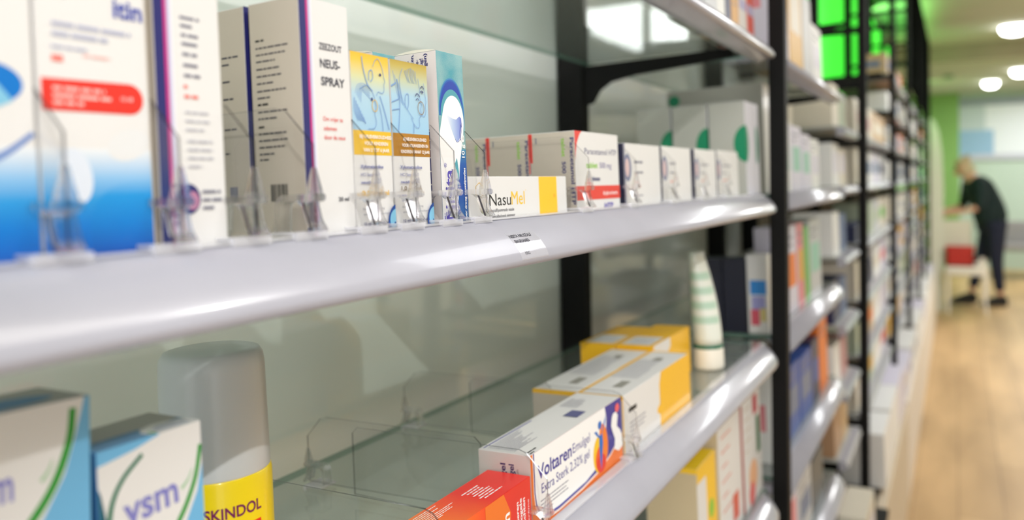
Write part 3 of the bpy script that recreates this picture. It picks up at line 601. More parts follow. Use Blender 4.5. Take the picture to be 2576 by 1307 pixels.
# shelf-edge label
def rail_fn(u, v, l):
    # follows the rounded nose of the rail from its upper slope downwards
    pts = [(-.010, -.0030), (-.016, -.0075), (-.021, -.0125), (-.0245, -.0175), (-.0262, -.0215), (-.0255, -.0245), (-.022, -.0262)]
    d = [0]
    for a_, b_ in zip(pts, pts[1:]): d.append(d[-1] + math.dist(a_, b_))
    s_ = max(0, min(d[-1] - 1e-6, .0262 - v)); k = max(i for i in range(len(d)) if d[i] <= s_)
    q_ = (s_ - d[k]) / (d[k + 1] - d[k]); y = pts[k][0] + q_ * (pts[k + 1][0] - pts[k][0]); z = pts[k][1] + q_ * (pts[k + 1][1] - pts[k][1])
    ty, tz = pts[k + 1][0] - pts[k][0], pts[k + 1][1] - pts[k][1]; L_ = math.hypot(ty, tz); o_ = .00012 + l * LAY * 1.5
    return (u, y + tz / L_ * o_, z - ty / L_ * o_)
p = Print(rail_fn, 60, 30)
LF = sheet('clear_label_film', (.93, .93, .96), 1, .15, 1.4, .3, (.86, .86, .9))
for i in range(28): p.rect(0, .2 + i * .7, 33, .7, LF, i > 0)
p.text('NISITA NEUSZALF', 1.2, 15.4, 3.2, DARKTXT, 26, True); p.text('ENGELHARD', 2.6, 11.4, 3.2, DARKTXT, 17, True); p.text('10G', 6.0, 3.4, 2.8, DARKTXT, 5.5)
o = p.done('shelf_label', None); o.matrix_world = shelfM(Z_MID) @ Matrix.Translation((.3915, 0, 0)); tag(o, 'small clear shelf edge label with dark print on the white rail', 'label')

# ================================================================ CLEAR DIVIDERS
def divider_parts():
    R_ = {}
    bm = bmesh.new(); prism(bm, [(-.008, .002), (-.008, .0378), (.0065, .0528), (.012, .0545), (.150, .0545), (.155, .050), (.155, .004), (.03, .002)], 'yz', -.00065, .00065, 0, 1)
    R_['plate'] = (bm, [ACRYL, ACRYLEDGE])
    bm = bmesh.new()   # wedge that grips the plate
    lo, hi = .0175, .0280
    vs = []
    for z, w_, y0, y1 in ((hi, .0008, -.0088, -.0072), (lo + .001, .0026, -.0100, -.0055), (lo - .0035, .0028, -.0102, -.0050)):
        vs.append([bm.verts.new(c_) for c_ in ((-w_, y0, z), (w_, y0, z), (w_, y1, z), (-w_, y1, z))])
    for a_, b_ in zip(vs, vs[1:]):
        for i in range(4): bm.faces.new((a_[i], a_[(i + 1) % 4], b_[(i + 1) % 4], b_[i]))
    bm.faces.new(vs[0][::-1]); bm.faces.new(vs[-1]); bmesh.ops.recalc_face_normals(bm, faces=bm.faces[:])
    R_['wedge'] = (bm, [ACRYLSOLID])
    bm = bmesh.new()   # arched leg, S-shaped, standing on the foot
    outer = [(.0115, .0150), (.0100, .0165), (.0060, .0170), (-.0075, .0172), (-.0092, .0160), (-.0096, .0140), (-.0060, .0140), (-.0030, .0142)]
    arch = [(-.0105, .0172), (.0075, .0172), (.0100, .0160), (.0114, .0135), (.0124, .0016), (.0098, .0016), (.0088, .0126), (.0075, .0142), (-.0010, .0144), (-.0038, .0120), (-.0062, .0040), (-.0095, .0016), (-.0118, .0016), (-.0085, .0060), (-.0066, .0136), (-.0105, .0142)]
    prism(bm, arch, 'yz', -.0042, .0042); bmesh.ops.bevel(bm, geom=bm.edges[:], offset=.0005, segments=2, affect='EDGES')
    R_['arched_clip'] = (bm, [ACRYLSOLID])
    bm = bmesh.new(); box(bm, -.0085, .0085, -.0035, .0125, .0002, .0018, bev=.0004); box(bm, -.0095, .0095, -.0060, -.0030, -.0022, .0014, bev=.0004)
    R_['foot'] = (bm, [MILKY])
    bm = bmesh.new(); prism(bm, [(-.0062, .0135), (-.0052, .0138), (-.0092, .0022), (-.0102, .0022)], 'yz', -.0048, -.0043)
    R_['dark_strip'] = (bm, [STRIPDARK])
    return R_
DIV = []
for nme, (bm, ms) in divider_parts().items():
    me = bpy.data.meshes.new(nme); bm.to_mesh(me); bm.free()
    for m in ms: me.materials.append(m)
    DIV.append((nme, me))
def divider(shelf, s, label, t=0.0, rot=0):
    e = empty('shelf_divider', shelfM(shelf) @ Matrix.Translation((s, t, .0018)) @ Matrix.Rotation(math.radians(rot), 4, 'Z'), label, 'shelf divider', 'clear acrylic shelf dividers')
    for nme, me in DIV:
        o = bpy.data.objects.new(nme, me); C.objects.link(o); o.parent = e
for s, l in ((.1424, 'between the blue oval box and the red barred box'), (.1827, 'on the right of the box with red bar'), (.2160, 'left of the NEUS-SPRAY box side, strongly blurred'), (.2480, 'against the beige side of the NEUS-SPRAY box'),
             (.2886, 'in front of the yellow banded nose drops box'), (.3184, 'in front of the ochre banded nose drops box'), (.3540, 'overlapping the teal ointment box'), (.3853, 'at the left end of the flat yellow-blocked box'),
             (.5310, 'in front of the first paracetamol box'), (.6280, 'right of the paracetamol boxes'), (.7345, 'after the first low white box'), (.8390, 'after the second low white box'), (.9360, 'after the third low white box')):
    divider(Z_MID, s, 'clear acrylic divider ' + l)
for s, l, t in ((.4572, 'gripping the left end of the navy-cornered gel box', 0), (.6215, 'between the navy-cornered gel box and yellow boxes', 0), (.3500, 'low beside the orange box at the bottom edge', 0), ):
    divider(Z_LOW, s, 'clear acrylic divider ' + l, t)
divider(Z_LOW, .4700, 'clear acrylic divider standing empty by the back panel, left one', .205, 180)
divider(Z_LOW, .6300, 'clear acrylic divider standing empty by the back panel, right one', .230, 180)

# ================================================================ LOWER SHELF
# VSM boxes
VB = mat('sky_blue_carton_print', (112, 182, 226), .4, .1)
def vsm(s0, s1, t, d, h, label, big, lean=0):
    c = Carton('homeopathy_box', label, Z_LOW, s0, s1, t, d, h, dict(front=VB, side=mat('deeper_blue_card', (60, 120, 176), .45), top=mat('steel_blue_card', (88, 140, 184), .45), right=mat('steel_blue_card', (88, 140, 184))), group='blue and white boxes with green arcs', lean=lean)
    p = c.front(); w = (s1 - s0) * 1000; H = h * 1000
    if big:
        p.poly([(0, 0), (0, H), (w - 2, H), (w - 5.2, H - 12), (w - 9, H - 24), (w - 16, H - 36), (w - 26, H - 48), (w - 34, 0)], WHITE)
        p.curve([(w - 6.0, H - 3), (w - 7.5, H - 14), (w - 13, H - 27), (w - 22, H - 38), (w - 34, H - 48)], 2.4, LEAF, 3.0); p.text('vsm', w - 25, H - 27, 15, mat('soft_violet_ink', (130, 130, 200), .5), 15, True, align='r')
        p.curve([(w - 16.5, H - 24), (w - 14, H - 21), (w - 12.8, H - 18)], 1.6, mat('pale_leaf_ink', (170, 205, 170), .5), .3)
    else:
        p.rect(0, 0, w, H, WHITE); p.poly([(0, H), (0, H - 5), (6, H - 4.2), (14, H - 3), (24, H - .5), (24, H)], VB); p.poly([(0, 0), (0, H - 12), (1, H - 15), (4, H - 32), (4, 0)], mat('deep_teal_ink', (20, 90, 110), .4))
        p.curve([(17, H - 5.5), (9, H - 12), (4.5, H - 20), (3, H - 32), (3, H - 44)], 1.6, mat('dark_leaf_ink', (0, 110, 80), .4), 2.0)
        p.curve([(w - .5, H - 9), (w - 3, H - 20), (w - 8, H - 30), (w - 14, H - 38)], 1.6, LEAF, 2.2); p.poly([(w, H - 16), (w - 2.6, H - 26), (w - 8, H - 36), (w - 14, H - 44), (w, H - 44)], VB)
        p.text('vsm', 9.2, H - 28.5, 15, mat('soft_violet_ink', (130, 130, 200)), 22, True, rot=4); p.curve([(32.5, H - 23), (35.5, H - 20.5), (37.5, H - 17)], 1.5, mat('pale_leaf_ink', (170, 205, 170)), .3)
        t_ = c.top(); t_.rect(0, 12, w, 40, mat('brown_grey_card', (140, 140, 136), .5)); t_.poly([(22, 0), (21, 6), (24, 11), (30, 13), (36, 12), (42, 8), (43.5, 0)], WHITE); t_.poly([(25, 2), (25, 6), (30, 9.5), (36, 9), (40, 6), (40, 2)], mat('cool_grey_card', (176, 180, 190), .5)); t_.poly([(22.5, 0), (22.5, 5), (24, 5), (24, 0)], LEAF)
    if big: t_ = c.top(); t_.rect(0, 0, w, 90, mat('brown_grey_card', (176, 174, 168), .5)); t_.ell(w - 32, 12, 26, 9, mat('steel_blue_ink', (70, 130, 180), .5))
    c.done()
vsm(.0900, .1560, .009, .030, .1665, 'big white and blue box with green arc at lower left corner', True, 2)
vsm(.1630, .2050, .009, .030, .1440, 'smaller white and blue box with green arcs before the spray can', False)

# spray can
e = empty('spray_can', shelfM(Z_LOW) @ Matrix.Translation((.276, .0865, 0)), 'yellow spray can with grey cap and plum lettering', 'spray can')
bm = bmesh.new(); lathe(bm, [(.024, 0), (.0268, .002), (.0270, .004), (.0270, .0905), (.0266, .0925), (.0262, .0935)], 64); obj('can_body', bm, mat('yellow_can_lacquer', (250, 222, 0), .3, .4), e)
bm = bmesh.new(); lathe(bm, [(.0262, .0925), (.0264, .094), (.0262, .100), (.0256, .145), (.0250, .1500), (.0232, .1530), (.0200, .1538), (.0005, .1542)], 64); obj('cap', bm, mat('satin_white_cap', (204, 208, 210), .35, .2), e)
# artwork wraps the can; u = 0 faces the camera
ang0 = math.atan2(-(.0865 + .24), -.276)   # direction from the can towards the lens, in the shelf frame
def can_fn(u, v, l):
    a_ = ang0 + (u - .028) / .0271
    r_ = .02712 + l * .00004; return (r_ * math.cos(a_), r_ * math.sin(a_), v)
p = Print(can_fn, 56, 92)
p.text('PERSKINDOL', 10.5, 75.6, 7.6, mat('plum_ink', (120, 20, 90), .4), 40, True)
p.rect(20, 52, 30, 19, mat('hot_red_ink', (240, 50, 30), .4), nseg=12); p.rect(22, 52, 26, 16.5, mat('violet_ink', (110, 20, 150), .4), nseg=12)
p.done('can_print', e)

# orange-red box lying flat
ORG = gradmat('orange_flame_print', 'X', 0, .2, [(0, (255, 190, 50)), (.5, (255, 176, 50)), (.68, (252, 132, 40)), (.82, (244, 84, 36)), (.9, (238, 48, 38))], noise=.035, nscale=18)
c = Carton('gel_box', 'orange red box lying on the lower shelf at the bottom edge', Z_LOW, .2500, .4568, .0045, .0325, .0398, dict(front=ORG, top=ORG, side=ORG, right=REDINK))
q = c.top(); W_ = 206.8
for i in range(8): q.words(118, 29.0 - i * 1.75, 46 - (i % 3) * 4, 1, 2, 1.1, WHITEINK, 120 + i, full=1)
for i in range(7): q.words(160 + (2 * i % 5), 22.5 - i * 2.6, 38 - (i % 3) * 5, 1, 2, 1.6, WHITEINK, 130 + i, full=1)
p = c.front(); p.text('m', 189, 14.5, 12, WHITEINK, 13, True, rot=90) if False else None
p.rect(170, 0, 36.8, 39.8, REDINK); p.poly([(150, 0), (186, 0), (178, 14), (180, 26), (172, 39.8), (150, 39.8)], ORANGE)
for i, t_ in enumerate(('spieren', 'kogele', 'nchten')): p.text(t_, 190 + i * 4.2, 12 + (i % 2), 4.4, WHITEINK, 17, True, rot=90)
p.text('crème', 203.6, 12, 2.4, WHITEINK, 14, rot=90); p.text('m', 178, 18, 11, WHITEINK, 9, True, rot=90)
c.done()

# Voltaren box
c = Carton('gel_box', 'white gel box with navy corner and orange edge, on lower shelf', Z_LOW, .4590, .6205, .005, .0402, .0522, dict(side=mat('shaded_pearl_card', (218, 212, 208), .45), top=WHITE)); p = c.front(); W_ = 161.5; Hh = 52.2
DB = mat('volt_blue_ink', (44, 44, 150), .35, .2)
p.rect(0, 0, W_, Hh, ORANGE); p.poly([(W_, 15), (150, 9), (135, 3.5), (120, 1.2), (W_, 1.2)], ORANGE)
p.poly([(3.0, Hh), (3.0, 26), (4.5, 16), (9, 7.5), (18, 3), (40, 1.6), (80, 2.6), (112, 5.5), (135, 11), (W_, 21), (W_, Hh)], mat('pink_white_ink', (250, 226, 214), .4))
p.poly([(4.0, Hh), (4.0, 26), (5.6, 17), (10, 9.4), (18, 4.8), (40, 3.4), (80, 4.4), (112, 7.2), (135, 12.6), (W_, 23), (W_, Hh)], DB)
p.poly([(5.4, Hh), (5.2, 26), (6.8, 18), (11, 11), (19, 6.6), (40, 5.4), (86, 6.6), (106, 10), (120, 18), (127, 30), (129, 40), (131, Hh)], WHITEINK)
p.poly([(127, Hh), (131, 38), (W_, 44), (W_, Hh)], DB)
p.text('Voltaren', 9, 33, 13.5, DB, 54, True); p.text('Emulgel', 65, 34, 10, DB, 31); p.text('Extra Sterk 2,32% gel', 14, 22.5, 9.5, DB, 80)
p.words(12, 17.5, 50, 4, 2.6, 1.1, GREYTXT, 140)
for col, cx, cy, rx, ry, ro in (((250, 200, 30), 112, 19, 11, 14, 0), ((240, 90, 30), 116, 15, 11, 10.5, 0), ((245, 130, 40), 122, 26, 8, 15, 10), ((228, 50, 30), 116, 11, 9, 7, 0)): p.ell(cx, cy, rx, ry, mat('flame_%d_%d' % (cx, cy), col, .4), rot=ro)
MB_ = mat('figure_blue_ink', (20, 110, 200), .4)
p.poly([(x_ + 10.5, y_) for x_, y_ in ((98, 38), (103, 33), (108, 33.5), (116, 41), (118, 46), (114, 42), (109, 36), (110, 26), (107, 14), (105, 6), (103, 15), (102.5, 26), (103, 31), (99, 34), (94, 38))], MB_); p.ell(115.5, 41, 3.4, 3.2, MB_)
p.poly([(140, 40), (143, 43), (149, 43), (153, 39), (151, 34), (150, 31), (157, 26), (161, 18), (161, 12), (152, 10), (143, 14), (145, 22), (141, 28), (138, 34)], WHITEINK); p.ell(152, 45.5, 4.5, 3.6, mat('coral_dot_ink', (240, 100, 110), .4))
q = c.side(); q.text('Emulgel', 21, 20, 5.6, NAVY, 25, True, rot=90); q.text('2,32% gel', 27.5, 20, 5.6, NAVY, 25, True, rot=90); q.text('diclofenac diethylammonium', 31.2, 8, 3.2, mat('rose_grey_ink', (150, 110, 120), .5), 34, rot=90)
q.rect(28, 0, 12, 8, mat('salmon_ink', (236, 170, 150), .5))
t = c.top(); t.rect(3, 37, 70, 1.2, DB)
for i in range(14): t.words(4, 34.5 - i * 1.6, 66 - (i % 4) * 3, 1, 2, .8, GREYTXT, 150 + i, full=1)
t.words(3, 3.5, 14, 2, 2.6, 1.7, BLACKTXT, 170, full=1); t.rect(92, 8, 17, 12, mat('barcode_grey_ink', (96, 98, 140), .5)); t.words(116, 34, 30, 8, 2, .8, GREYTXT, 171)
c.done()

# yellow and white boxes
YB = mat('warm_yellow_card', (248, 190, 24), .4, .1)
for i, (s0, s1, tt, h, lab) in enumerate(((.6236, .8138, .005, .0510, 'white and yellow gel box nearest the rail'), (.6236, .8138, .0480, .0510, 'white and yellow gel box behind the one nearest the rail'),
                                          (.8160, .9500, .0450, .0550, 'yellow topped gel box beyond the white pair, front one'), (.8160, .9300, .0880, .0550, 'yellow topped gel box beyond the white pair, rear one'))):
    c = Carton('gel_box', lab, Z_LOW, s0, s1, tt, .0420, h, dict(side=(SHADECARD if i < 2 else YB), right=YB), group='white and yellow gel boxes'); q = c.side(); q.rect(0, h * 1000 - 3, 42, 3, YB); p = c.front(); w = (s1 - s0) * 1000; H = h * 1000
    p.rect(0, 0, 2.2, H, YB)
    if i < 2:
        p.poly([(w * .50, 0), (w * .50, 12), (w * .46, 15), (w * .46, 19), (w * .50, 22), (w * .50, 40), (w * .53, H), (w, H), (w, 0)], YB); p.text('Flexium', 14, 33, 11, BLACKTXT, 34, True) if False else p.words(14, 34, 60, 1, 5, 6, BLACKTXT, 180 + i, full=1); p.words(16, 24, 44, 4, 3.6, 1.4, GREYTXT, 185)
    else: p.rect(0, 0, w, H, YB); p.poly([(4, H), (4, H - 16), (40, H - 22), (60, H - 10), (60, H)], WHITE)
    t = c.top()
    if i < 2:
        t.rect(0, 0, 3.5, 42, YB); t.rect(w - 4, 0, 4, 42, YB); t.rect(0, 38.5, w, 3.5, YB) if i == 0 else None
        t.rect(30, 12, 24, 9, mat('barcode_light_ink', (150, 148, 140), .5)); t.words(66, 36, 100, 9, 3, 1.2, GREYTXT, 190 + i); t.rect(w * .76, 16, 14, 8, mat('barcode_light_ink', (150, 148, 140)))
    else:
        t.rect(0, 0, w, 42, YB); t.rect(6, 5, 48, 33, WHITE); t.words(12, 30, 36, 6, 4, 1.3, GREYTXT, 195 + i)
    c.done()

# standing tube
e = empty('cream_tube', shelfM(Z_LOW) @ Matrix.Translation((.975, .030, 0)), 'white cream tube with green ring standing on its cap', 'tube')
bm = bmesh.new(); lathe(bm, [(.0165, 0), (.0188, .0012), (.0192, .004), (.0188, .0245), (.0180, .0262)], 48); obj('cap', bm, mat('cream_white_cap', (240, 234, 220), .35, .2), e)
bm = bmesh.new(); lathe(bm, [(.0184, .0258), (.0186, .0262), (.0186, .0300), (.0182, .0304)], 48); obj('green_ring', bm, mat('deep_green_ring', (0, 104, 76), .4), e)
bm = bmesh.new(); rings = []; n = 40
for k in range(13):
    q_ = k / 12; z = .0300 + q_ * .108; ry = .0180 * (1 - .5 * q_ ** 1.8); rx = .0180 + .006 * q_ ** 1.3
    a_ = math.radians(8) * q_
    rings.append([bm.verts.new(((rx * math.cos(2 * math.pi * i / n)) * math.cos(a_) - ry * math.sin(2 * math.pi * i / n) * math.sin(a_), rx * math.cos(2 * math.pi * i / n) * math.sin(a_) + ry * math.sin(2 * math.pi * i / n) * math.cos(a_) + (.0180 - ry), z)) for i in range(n)])
rings.append([bm.verts.new((v.co.x, v.co.y, v.co.z + .007)) for v in rings[-1]])
for a_, b_ in zip(rings, rings[1:]):
    for i in range(n): f = bm.faces.new((a_[i], a_[(i + 1) % n], b_[(i + 1) % n], b_[i])); f.smooth = True
bm.faces.new(rings[-1]); bm.faces.new(rings[0][::-1])
tm = mat('white_tube_plastic', (232, 236, 226), .35, .2); gm = mat('pale_green_tube_print', (184, 212, 192), .4)
for f in bm.faces:
    c_ = f.calc_center_median()
    if c_.x < -.001 and (.045 < c_.z < .125) and int(c_.z * 1000) // 9 % 2 == 0: f.material_index = 1
obj('tube_body', bm, [tm, gm], e)
# navy pair, bright box and pale boxes just beyond the black post on the lower shelf
for args in (('navy blue box beyond the post, front one of a dark pair', 1.222, 1.262, .038, .034, .113, mat('navy_card', (26, 28, 48), .4)), ('navy blue box beyond the post, rear one of a dark pair', 1.222, 1.262, .074, .034, .113, mat('navy_card', (26, 28, 48)))):
    Carton('medicine_box', args[0], Z_LOW, args[1], args[2], args[3], args[4], args[5], dict(front=args[6], side=args[6], top=args[6], right=args[6]), group='navy boxes beyond the post').done()
c = Carton('medicine_box', 'white box with blue and red print right beyond the post', Z_LOW, 1.222, 1.262, .006, .030, .118); q = c.side(); q.rect(4, 58, 24, 22, mat('azure_ink', (50, 140, 220), .4)); q.rect(6, 36, 20, 20, mat('lilac_ink', (160, 160, 215), .4)); q.rect(4, 12, 13, 24, mat('rose_red_ink', (220, 90, 110), .4)); q.rect(18, 18, 9, 20, mat('straw_ink', (216, 200, 130), .4)); c.done()

# fourth shelf, bottom right
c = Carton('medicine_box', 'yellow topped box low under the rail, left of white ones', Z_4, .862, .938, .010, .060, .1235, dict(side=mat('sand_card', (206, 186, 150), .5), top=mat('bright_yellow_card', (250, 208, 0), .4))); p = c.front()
p.rect(0, 0, 76, 124, WHITE); p.rect(36, 0, 40, 124, YELLOW); p.rect(0, 106, 76, 18, YELLOW); p.poly([(0, 0), (36, 30), (36, 0)], YELLOW); p.rect(0, 0, 36, 14, YELLOW); p.ell(54, 62, 10, 11, LIME)
q = c.side(); q.rect(0, 0, 60, 14, YELLOW); q.words(10, 112, 40, 1, 5, 4, mat('dull_brown_ink', (130, 110, 80), .5), 200); q.rect(0, 118, 60, 5.5, YELLOW); c.done()
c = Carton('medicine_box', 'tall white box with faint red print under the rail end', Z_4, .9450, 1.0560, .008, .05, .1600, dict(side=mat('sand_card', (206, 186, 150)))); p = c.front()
for i in range(7): p.words(14, 146 - i * 18, 86, 1, 5, 4.5, mat('faded_red_ink', (222, 150, 140), .5), 210 + i)
p.rect(60, 10, 30, 34, mat('brick_red_ink', (216, 90, 70), .4)); c.done()
c = Carton('medicine_box', 'white box with dark red side beside the foot of the post', Z_4, 1.062, 1.166, .006, .05, .1610, dict(side=mat('brick_side_card', (176, 92, 82), .5))); p = c.front()
p.rect(60, 116, 26, 26, mat('crimson_ink', (196, 60, 80), .4)); p.rect(76, 58, 22, 52, mat('bottle_green_ink', (30, 110, 70), .4)); p.ell(50, 36, 24, 22, mat('peach_ink', (232, 180, 140), .5)); p.ell(40, 14, 18, 16, mat('rose_ink', (220, 110, 110), .5)); p.words(10, 146, 40, 6, 14, 5, mat('warm_grey_ink', (206, 196, 184), .5), 220); c.done()

# boxes standing on the overhead shelf at its far end
for i, (a0, a1, h, cs, lab) in enumerate(((.900, .950, .10, (206, 208, 210), 'pale grey'), (.953, .990, .11, (238, 238, 232), 'white'), (.994, 1.020, .12, (52, 54, 92), 'dark navy'), (1.024, 1.060, .115, (226, 168, 70), 'amber'), (1.064, 1.108, .12, (236, 230, 224), 'creamy white'), (1.112, 1.150, .12, (226, 96, 84), 'coral red'))):
    m_ = mat('top_box_%d' % i, cs, .45)
    c = Carton('medicine_box', f'{lab} box on the overhead shelf beside the post', Z_UP, a0, a1, .008, .045, h, dict(front=m_, side=m_, top=m_, right=m_), group='boxes on the overhead shelf'); p = c.front(); p.rect(2, 38, (a1 - a0) * 1000 - 4, 14, mat('pale_violet_patch', (190, 186, 220), .5)) if i in (4, 5) else p.words(5, 60, (a1 - a0) * 1000 - 8, 4, 8, 3, GREYTXT, 230 + i); c.done()

# ================================================================ CARTONS IN THE FARTHER BAYS
PAL = {'white': (238, 238, 236), 'cream': (226, 218, 200), 'pale grey': (200, 202, 204), 'lilac white': (220, 216, 232), 'mint green': (150, 204, 184), 'orange': (240, 124, 40), 'golden yellow': (226, 174, 50), 'royal blue': (36, 84, 170), 'navy': (36, 44, 84),
       'leaf green': (110, 186, 90), 'brown': (176, 138, 104), 'pink': (232, 140, 150), 'dusty rose': (200, 150, 150), 'sage': (176, 190, 166), 'slate blue': (104, 122, 156), 'tan': (204, 172, 130), 'dark grey': (84, 88, 90), 'coral red': (222, 82, 84)}
PM = {k: mat('carton_' + k.replace(' ', '_'), v, .45, .1) for k, v in PAL.items()}
def row(bay, z, shelf_word, items, t=.008):
    """items: (start, width, height, colour, depth, patch colour or None)"""
    for n_, (s0, w_, h, col, d, patch) in enumerate(items):
        c = Carton('medicine_box', f'{col} box, {ORD[n_]} from the near post, {shelf_word}, {BAYWORD[bay]} bay', z, s0, s0 + w_, t, d, h, dict(front=PM[col], side=PM[col], top=PM[col], right=PM[col]), group=f'boxes in the {BAYWORD[bay]} bay', bev=0)
        if patch:
            p = c.front(); W = w_ * 1000; H = h * 1000
            p.rect(W * .12, H * .3, W * .76, H * .38, PM[patch]); p.words(W * .15, H * .85, W * .7, 2, H * .09, H * .05, GREYTXT, n_ + int(s0 * 100))
            q = c.side(); q.rect(d * 200, H * .35, d * 550, H * .3, PM[patch])
        c.done()
row(1, Z_UP, 'top shelf', [(1.30, .12, .24, 'lilac white', .08, 'pink'), (1.43, .13, .235, 'golden yellow', .06, 'cream'), (1.57, .10, .16, 'pale grey', .09, None), (1.68, .12, .12, 'white', .09, 'lilac white')])
row(1, Z_MID, 'second shelf', [(1.30, .13, .12, 'white', .06, 'mint green'), (1.44, .10, .115, 'lilac white', .06, 'mint green'), (1.55, .09, .105, 'lilac white', .06, 'mint green'), (1.65, .10, .10, 'white', .06, 'lilac white')])
row(1, Z_LOW, 'third shelf', [(1.27, .10, .11, 'pale grey', .05, 'coral red'), (1.38, .11, .15, 'lilac white', .05, 'orange'), (1.50, .06, .15, 'pink', .05, 'golden yellow'), (1.57, .05, .14, 'leaf green', .05, None), (1.63, .14, .15, 'pale grey', .05, 'mint green')])
row(1, Z_4, 'fourth shelf', [(1.27, .10, .14, 'white', .05, 'pink'), (1.38, .12, .12, 'royal blue', .05, 'slate blue'), (1.51, .13, .115, 'royal blue', .05, 'slate blue'), (1.65, .08, .12, 'navy', .05, 'royal blue'), (1.74, .11, .145, 'orange', .05, 'orange')])
row(1, Z_5, 'fifth shelf', [(1.22, .12, .14, 'white', .05, 'pink'), (1.35, .12, .15, 'lilac white', .05, 'pink'), (1.48, .14, .11, 'pale grey', .05, 'slate blue'), (1.63, .14, .10, 'dark grey', .05, None)])
row(1, -.90, 'base deck', [(1.24, .16, .14, 'coral red', .06, 'pink'), (1.42, .14, .09, 'orange', .06, 'coral red'), (1.58, .16, .12, 'dark grey', .06, 'dusty rose'), (1.76, .16, .10, 'pale grey', .06, 'dark grey'), (1.95, .2, .12, 'cream', .06, 'lilac white')], -.06)
# short stretch between the second bay and the first slim post
SHORT = {2: ('cream', 'sage', None), 3: ('white', 'cream', 'lilac white'), 4: ('white', 'slate blue', None), 5: ('navy', 'slate blue', None), 6: ('white', 'dusty rose', None), 7: ('brown', 'tan', None)}
for j in range(2, 8):
    for i_, cn in enumerate(SHORT[j][:2]):
        c = Carton('medicine_box', f'{cn} box {"left" if i_ == 0 else "right"} on the short shelf before the first slim post, {ORD[j]} level', FARZ[j], 1.985 + i_ * .13, 2.10 + i_ * .13, .012, .09, .092 if i_ else .102, dict(front=PM[cn], side=PM[cn], top=PM[cn], right=PM[cn]), group='boxes on the short shelves', bev=0)
        if SHORT[j][2]: c.front().rect(20, 30, 70, 50, PM[SHORT[j][2]])
        c.done()
# beyond the first slim post
B3 = {0: [], 1: [], 2: [('cream', .103, 'dusty rose'), ('tan', .103, 'cream')],
      3: [('cream', .103, None), ('white', .103, 'slate blue'), ('lilac white', .103, 'slate blue'), ('pale grey', .1, 'navy')], 4: [('navy', .05, None), ('sage', .103, None), ('pale grey', .103, 'sage'), ('cream', .103, 'leaf green')],
      5: [('cream', .103, None), ('navy', .07, None), ('white', .103, 'cream'), ('lilac white', .103, 'pink')], 6: [('sage', .08, None), ('tan', .103, 'orange'), ('white', .1, None), ('lilac white', .103, None)],
      7: [('cream', .103, 'white'), ('sage', .103, 'golden yellow'), ('white', .103, None), ('lilac white', .103, 'coral red')]}
for j, z in enumerate(FARZ[:-1]):
    its = B3[j]
    if not its: continue
    L_ = 1.08 / len(its)
    row(2, z, f'{ORD[j]} shelf', [(ST[1] + .05 + i * L_, L_ - .02, h, cn, .09, pc) for i, (cn, h, pc) in enumerate(its)])
row(2, -.90, 'base deck', [(ST[1] + .14, .25, .155, 'white', .12, None), (ST[1] + .41, .34, .158, 'white', .12, None), (ST[1] + .77, .33, .155, 'lilac white', .12, None)], -.058)
RR = random.Random(11); KEYS = ['white', 'cream', 'pale grey', 'lilac white', 'white', 'dusty rose', 'sage', 'slate blue', 'tan', 'white', 'navy', 'golden yellow', 'orange']
for k in (3, 4, 5, 6):
    cnt = {3: 4, 4: 3, 5: 2, 6: 2}[k]
    for j, z in enumerate(FARZ):
        if k >= 4 and z > .4: continue
        L_ = 1.08 / cnt
        row(k, z, f'{ORD[j]} shelf' if z > -.9 else 'base deck', [(ST[k - 1] + .05 + i * L_, L_ - .02, RR.uniform(.076, .100), (RR.choice(KEYS) if z > -.7 else RR.choice(['white', 'lilac white', 'white'])), .09, RR.choice([None, 'slate blue', 'cream'])) for i in range(cnt)], .008 if z > -.9 else -.055)

# ================================================================ BACK OF THE SHOP
for i, (x, y, z, r, lab) in enumerate(((.372, 11.62, 1.166, .095, 'round ceiling downlight above the bending person'), (.62, 10.50, 1.166, .10, 'round ceiling downlight cut by the right frame edge, lower one'), (.455, 8.45, 1.33, .125, 'round ceiling downlight nearest, at the upper right edge'))):
    e = empty('downlight', Matrix.Translation((x, y, H0 + z)), lab, 'ceiling light', 'round ceiling downlights')
    bm = bmesh.new(); lathe(bm, [(r, -.001), (r * 1.02, -.006), (r * .92, -.012), (r * .88, -.008)], 40, cap=False); obj('trim_ring', bm, mat('white_trim_ring', (235, 235, 230), .4), e)
    bm = bmesh.new(); lathe(bm, [(r * .9, -.001), (r * .9, -.03), (r * .75, -.062), (r * .4, -.078)], 40); obj('lens', bm, mat('glowing_white_lens', (255, 255, 255), .4, emit=(255, 255, 252), es=9), e)
bm = bmesh.new(); lathe(bm, [(.05, 0), (.055, -.02), (.04, -.035)], 24); o = obj('smoke_detector', bm, mat('grey_green_plastic', (110, 150, 110), .5), None, Matrix.Translation((-.08, 10.6, H0 + 1.166))); tag(o, 'small round smoke detector on the green lit ceiling', 'smoke detector')
e = empty('wall_poster', Matrix.Translation((.03, 12.99, H0 + .21)), 'large blurred poster in white and light blue on the far wall', 'poster')
bm = bmesh.new(); box(bm, 0, 1.25, -.03, 0, 0, .86); obj('poster_board', bm, mat('soft_white_poster', (232, 236, 246), .5), e)
def fl(x0, x1, z0, z1, m, nm, k):
    bm = bmesh.new(); box(bm, x0, x1, -.031 - .001 * k, -.03, z0, z1); obj(nm, bm, m, e)
fl(.0, .42, .08, .42, mat('poster_sky_blue', (150, 186, 222), .5), 'blue_field', 1); fl(.0, 1.25, .76, .86, mat('poster_slate', (150, 160, 176), .5), 'upper_band', 2); fl(.0, .32, .42, .76, mat('poster_mint', (196, 208, 216), .5), 'mint_field', 1); fl(0, 1.25, 0, .08, mat('poster_lilac', (198, 198, 216), .5), 'lower_band', 2)

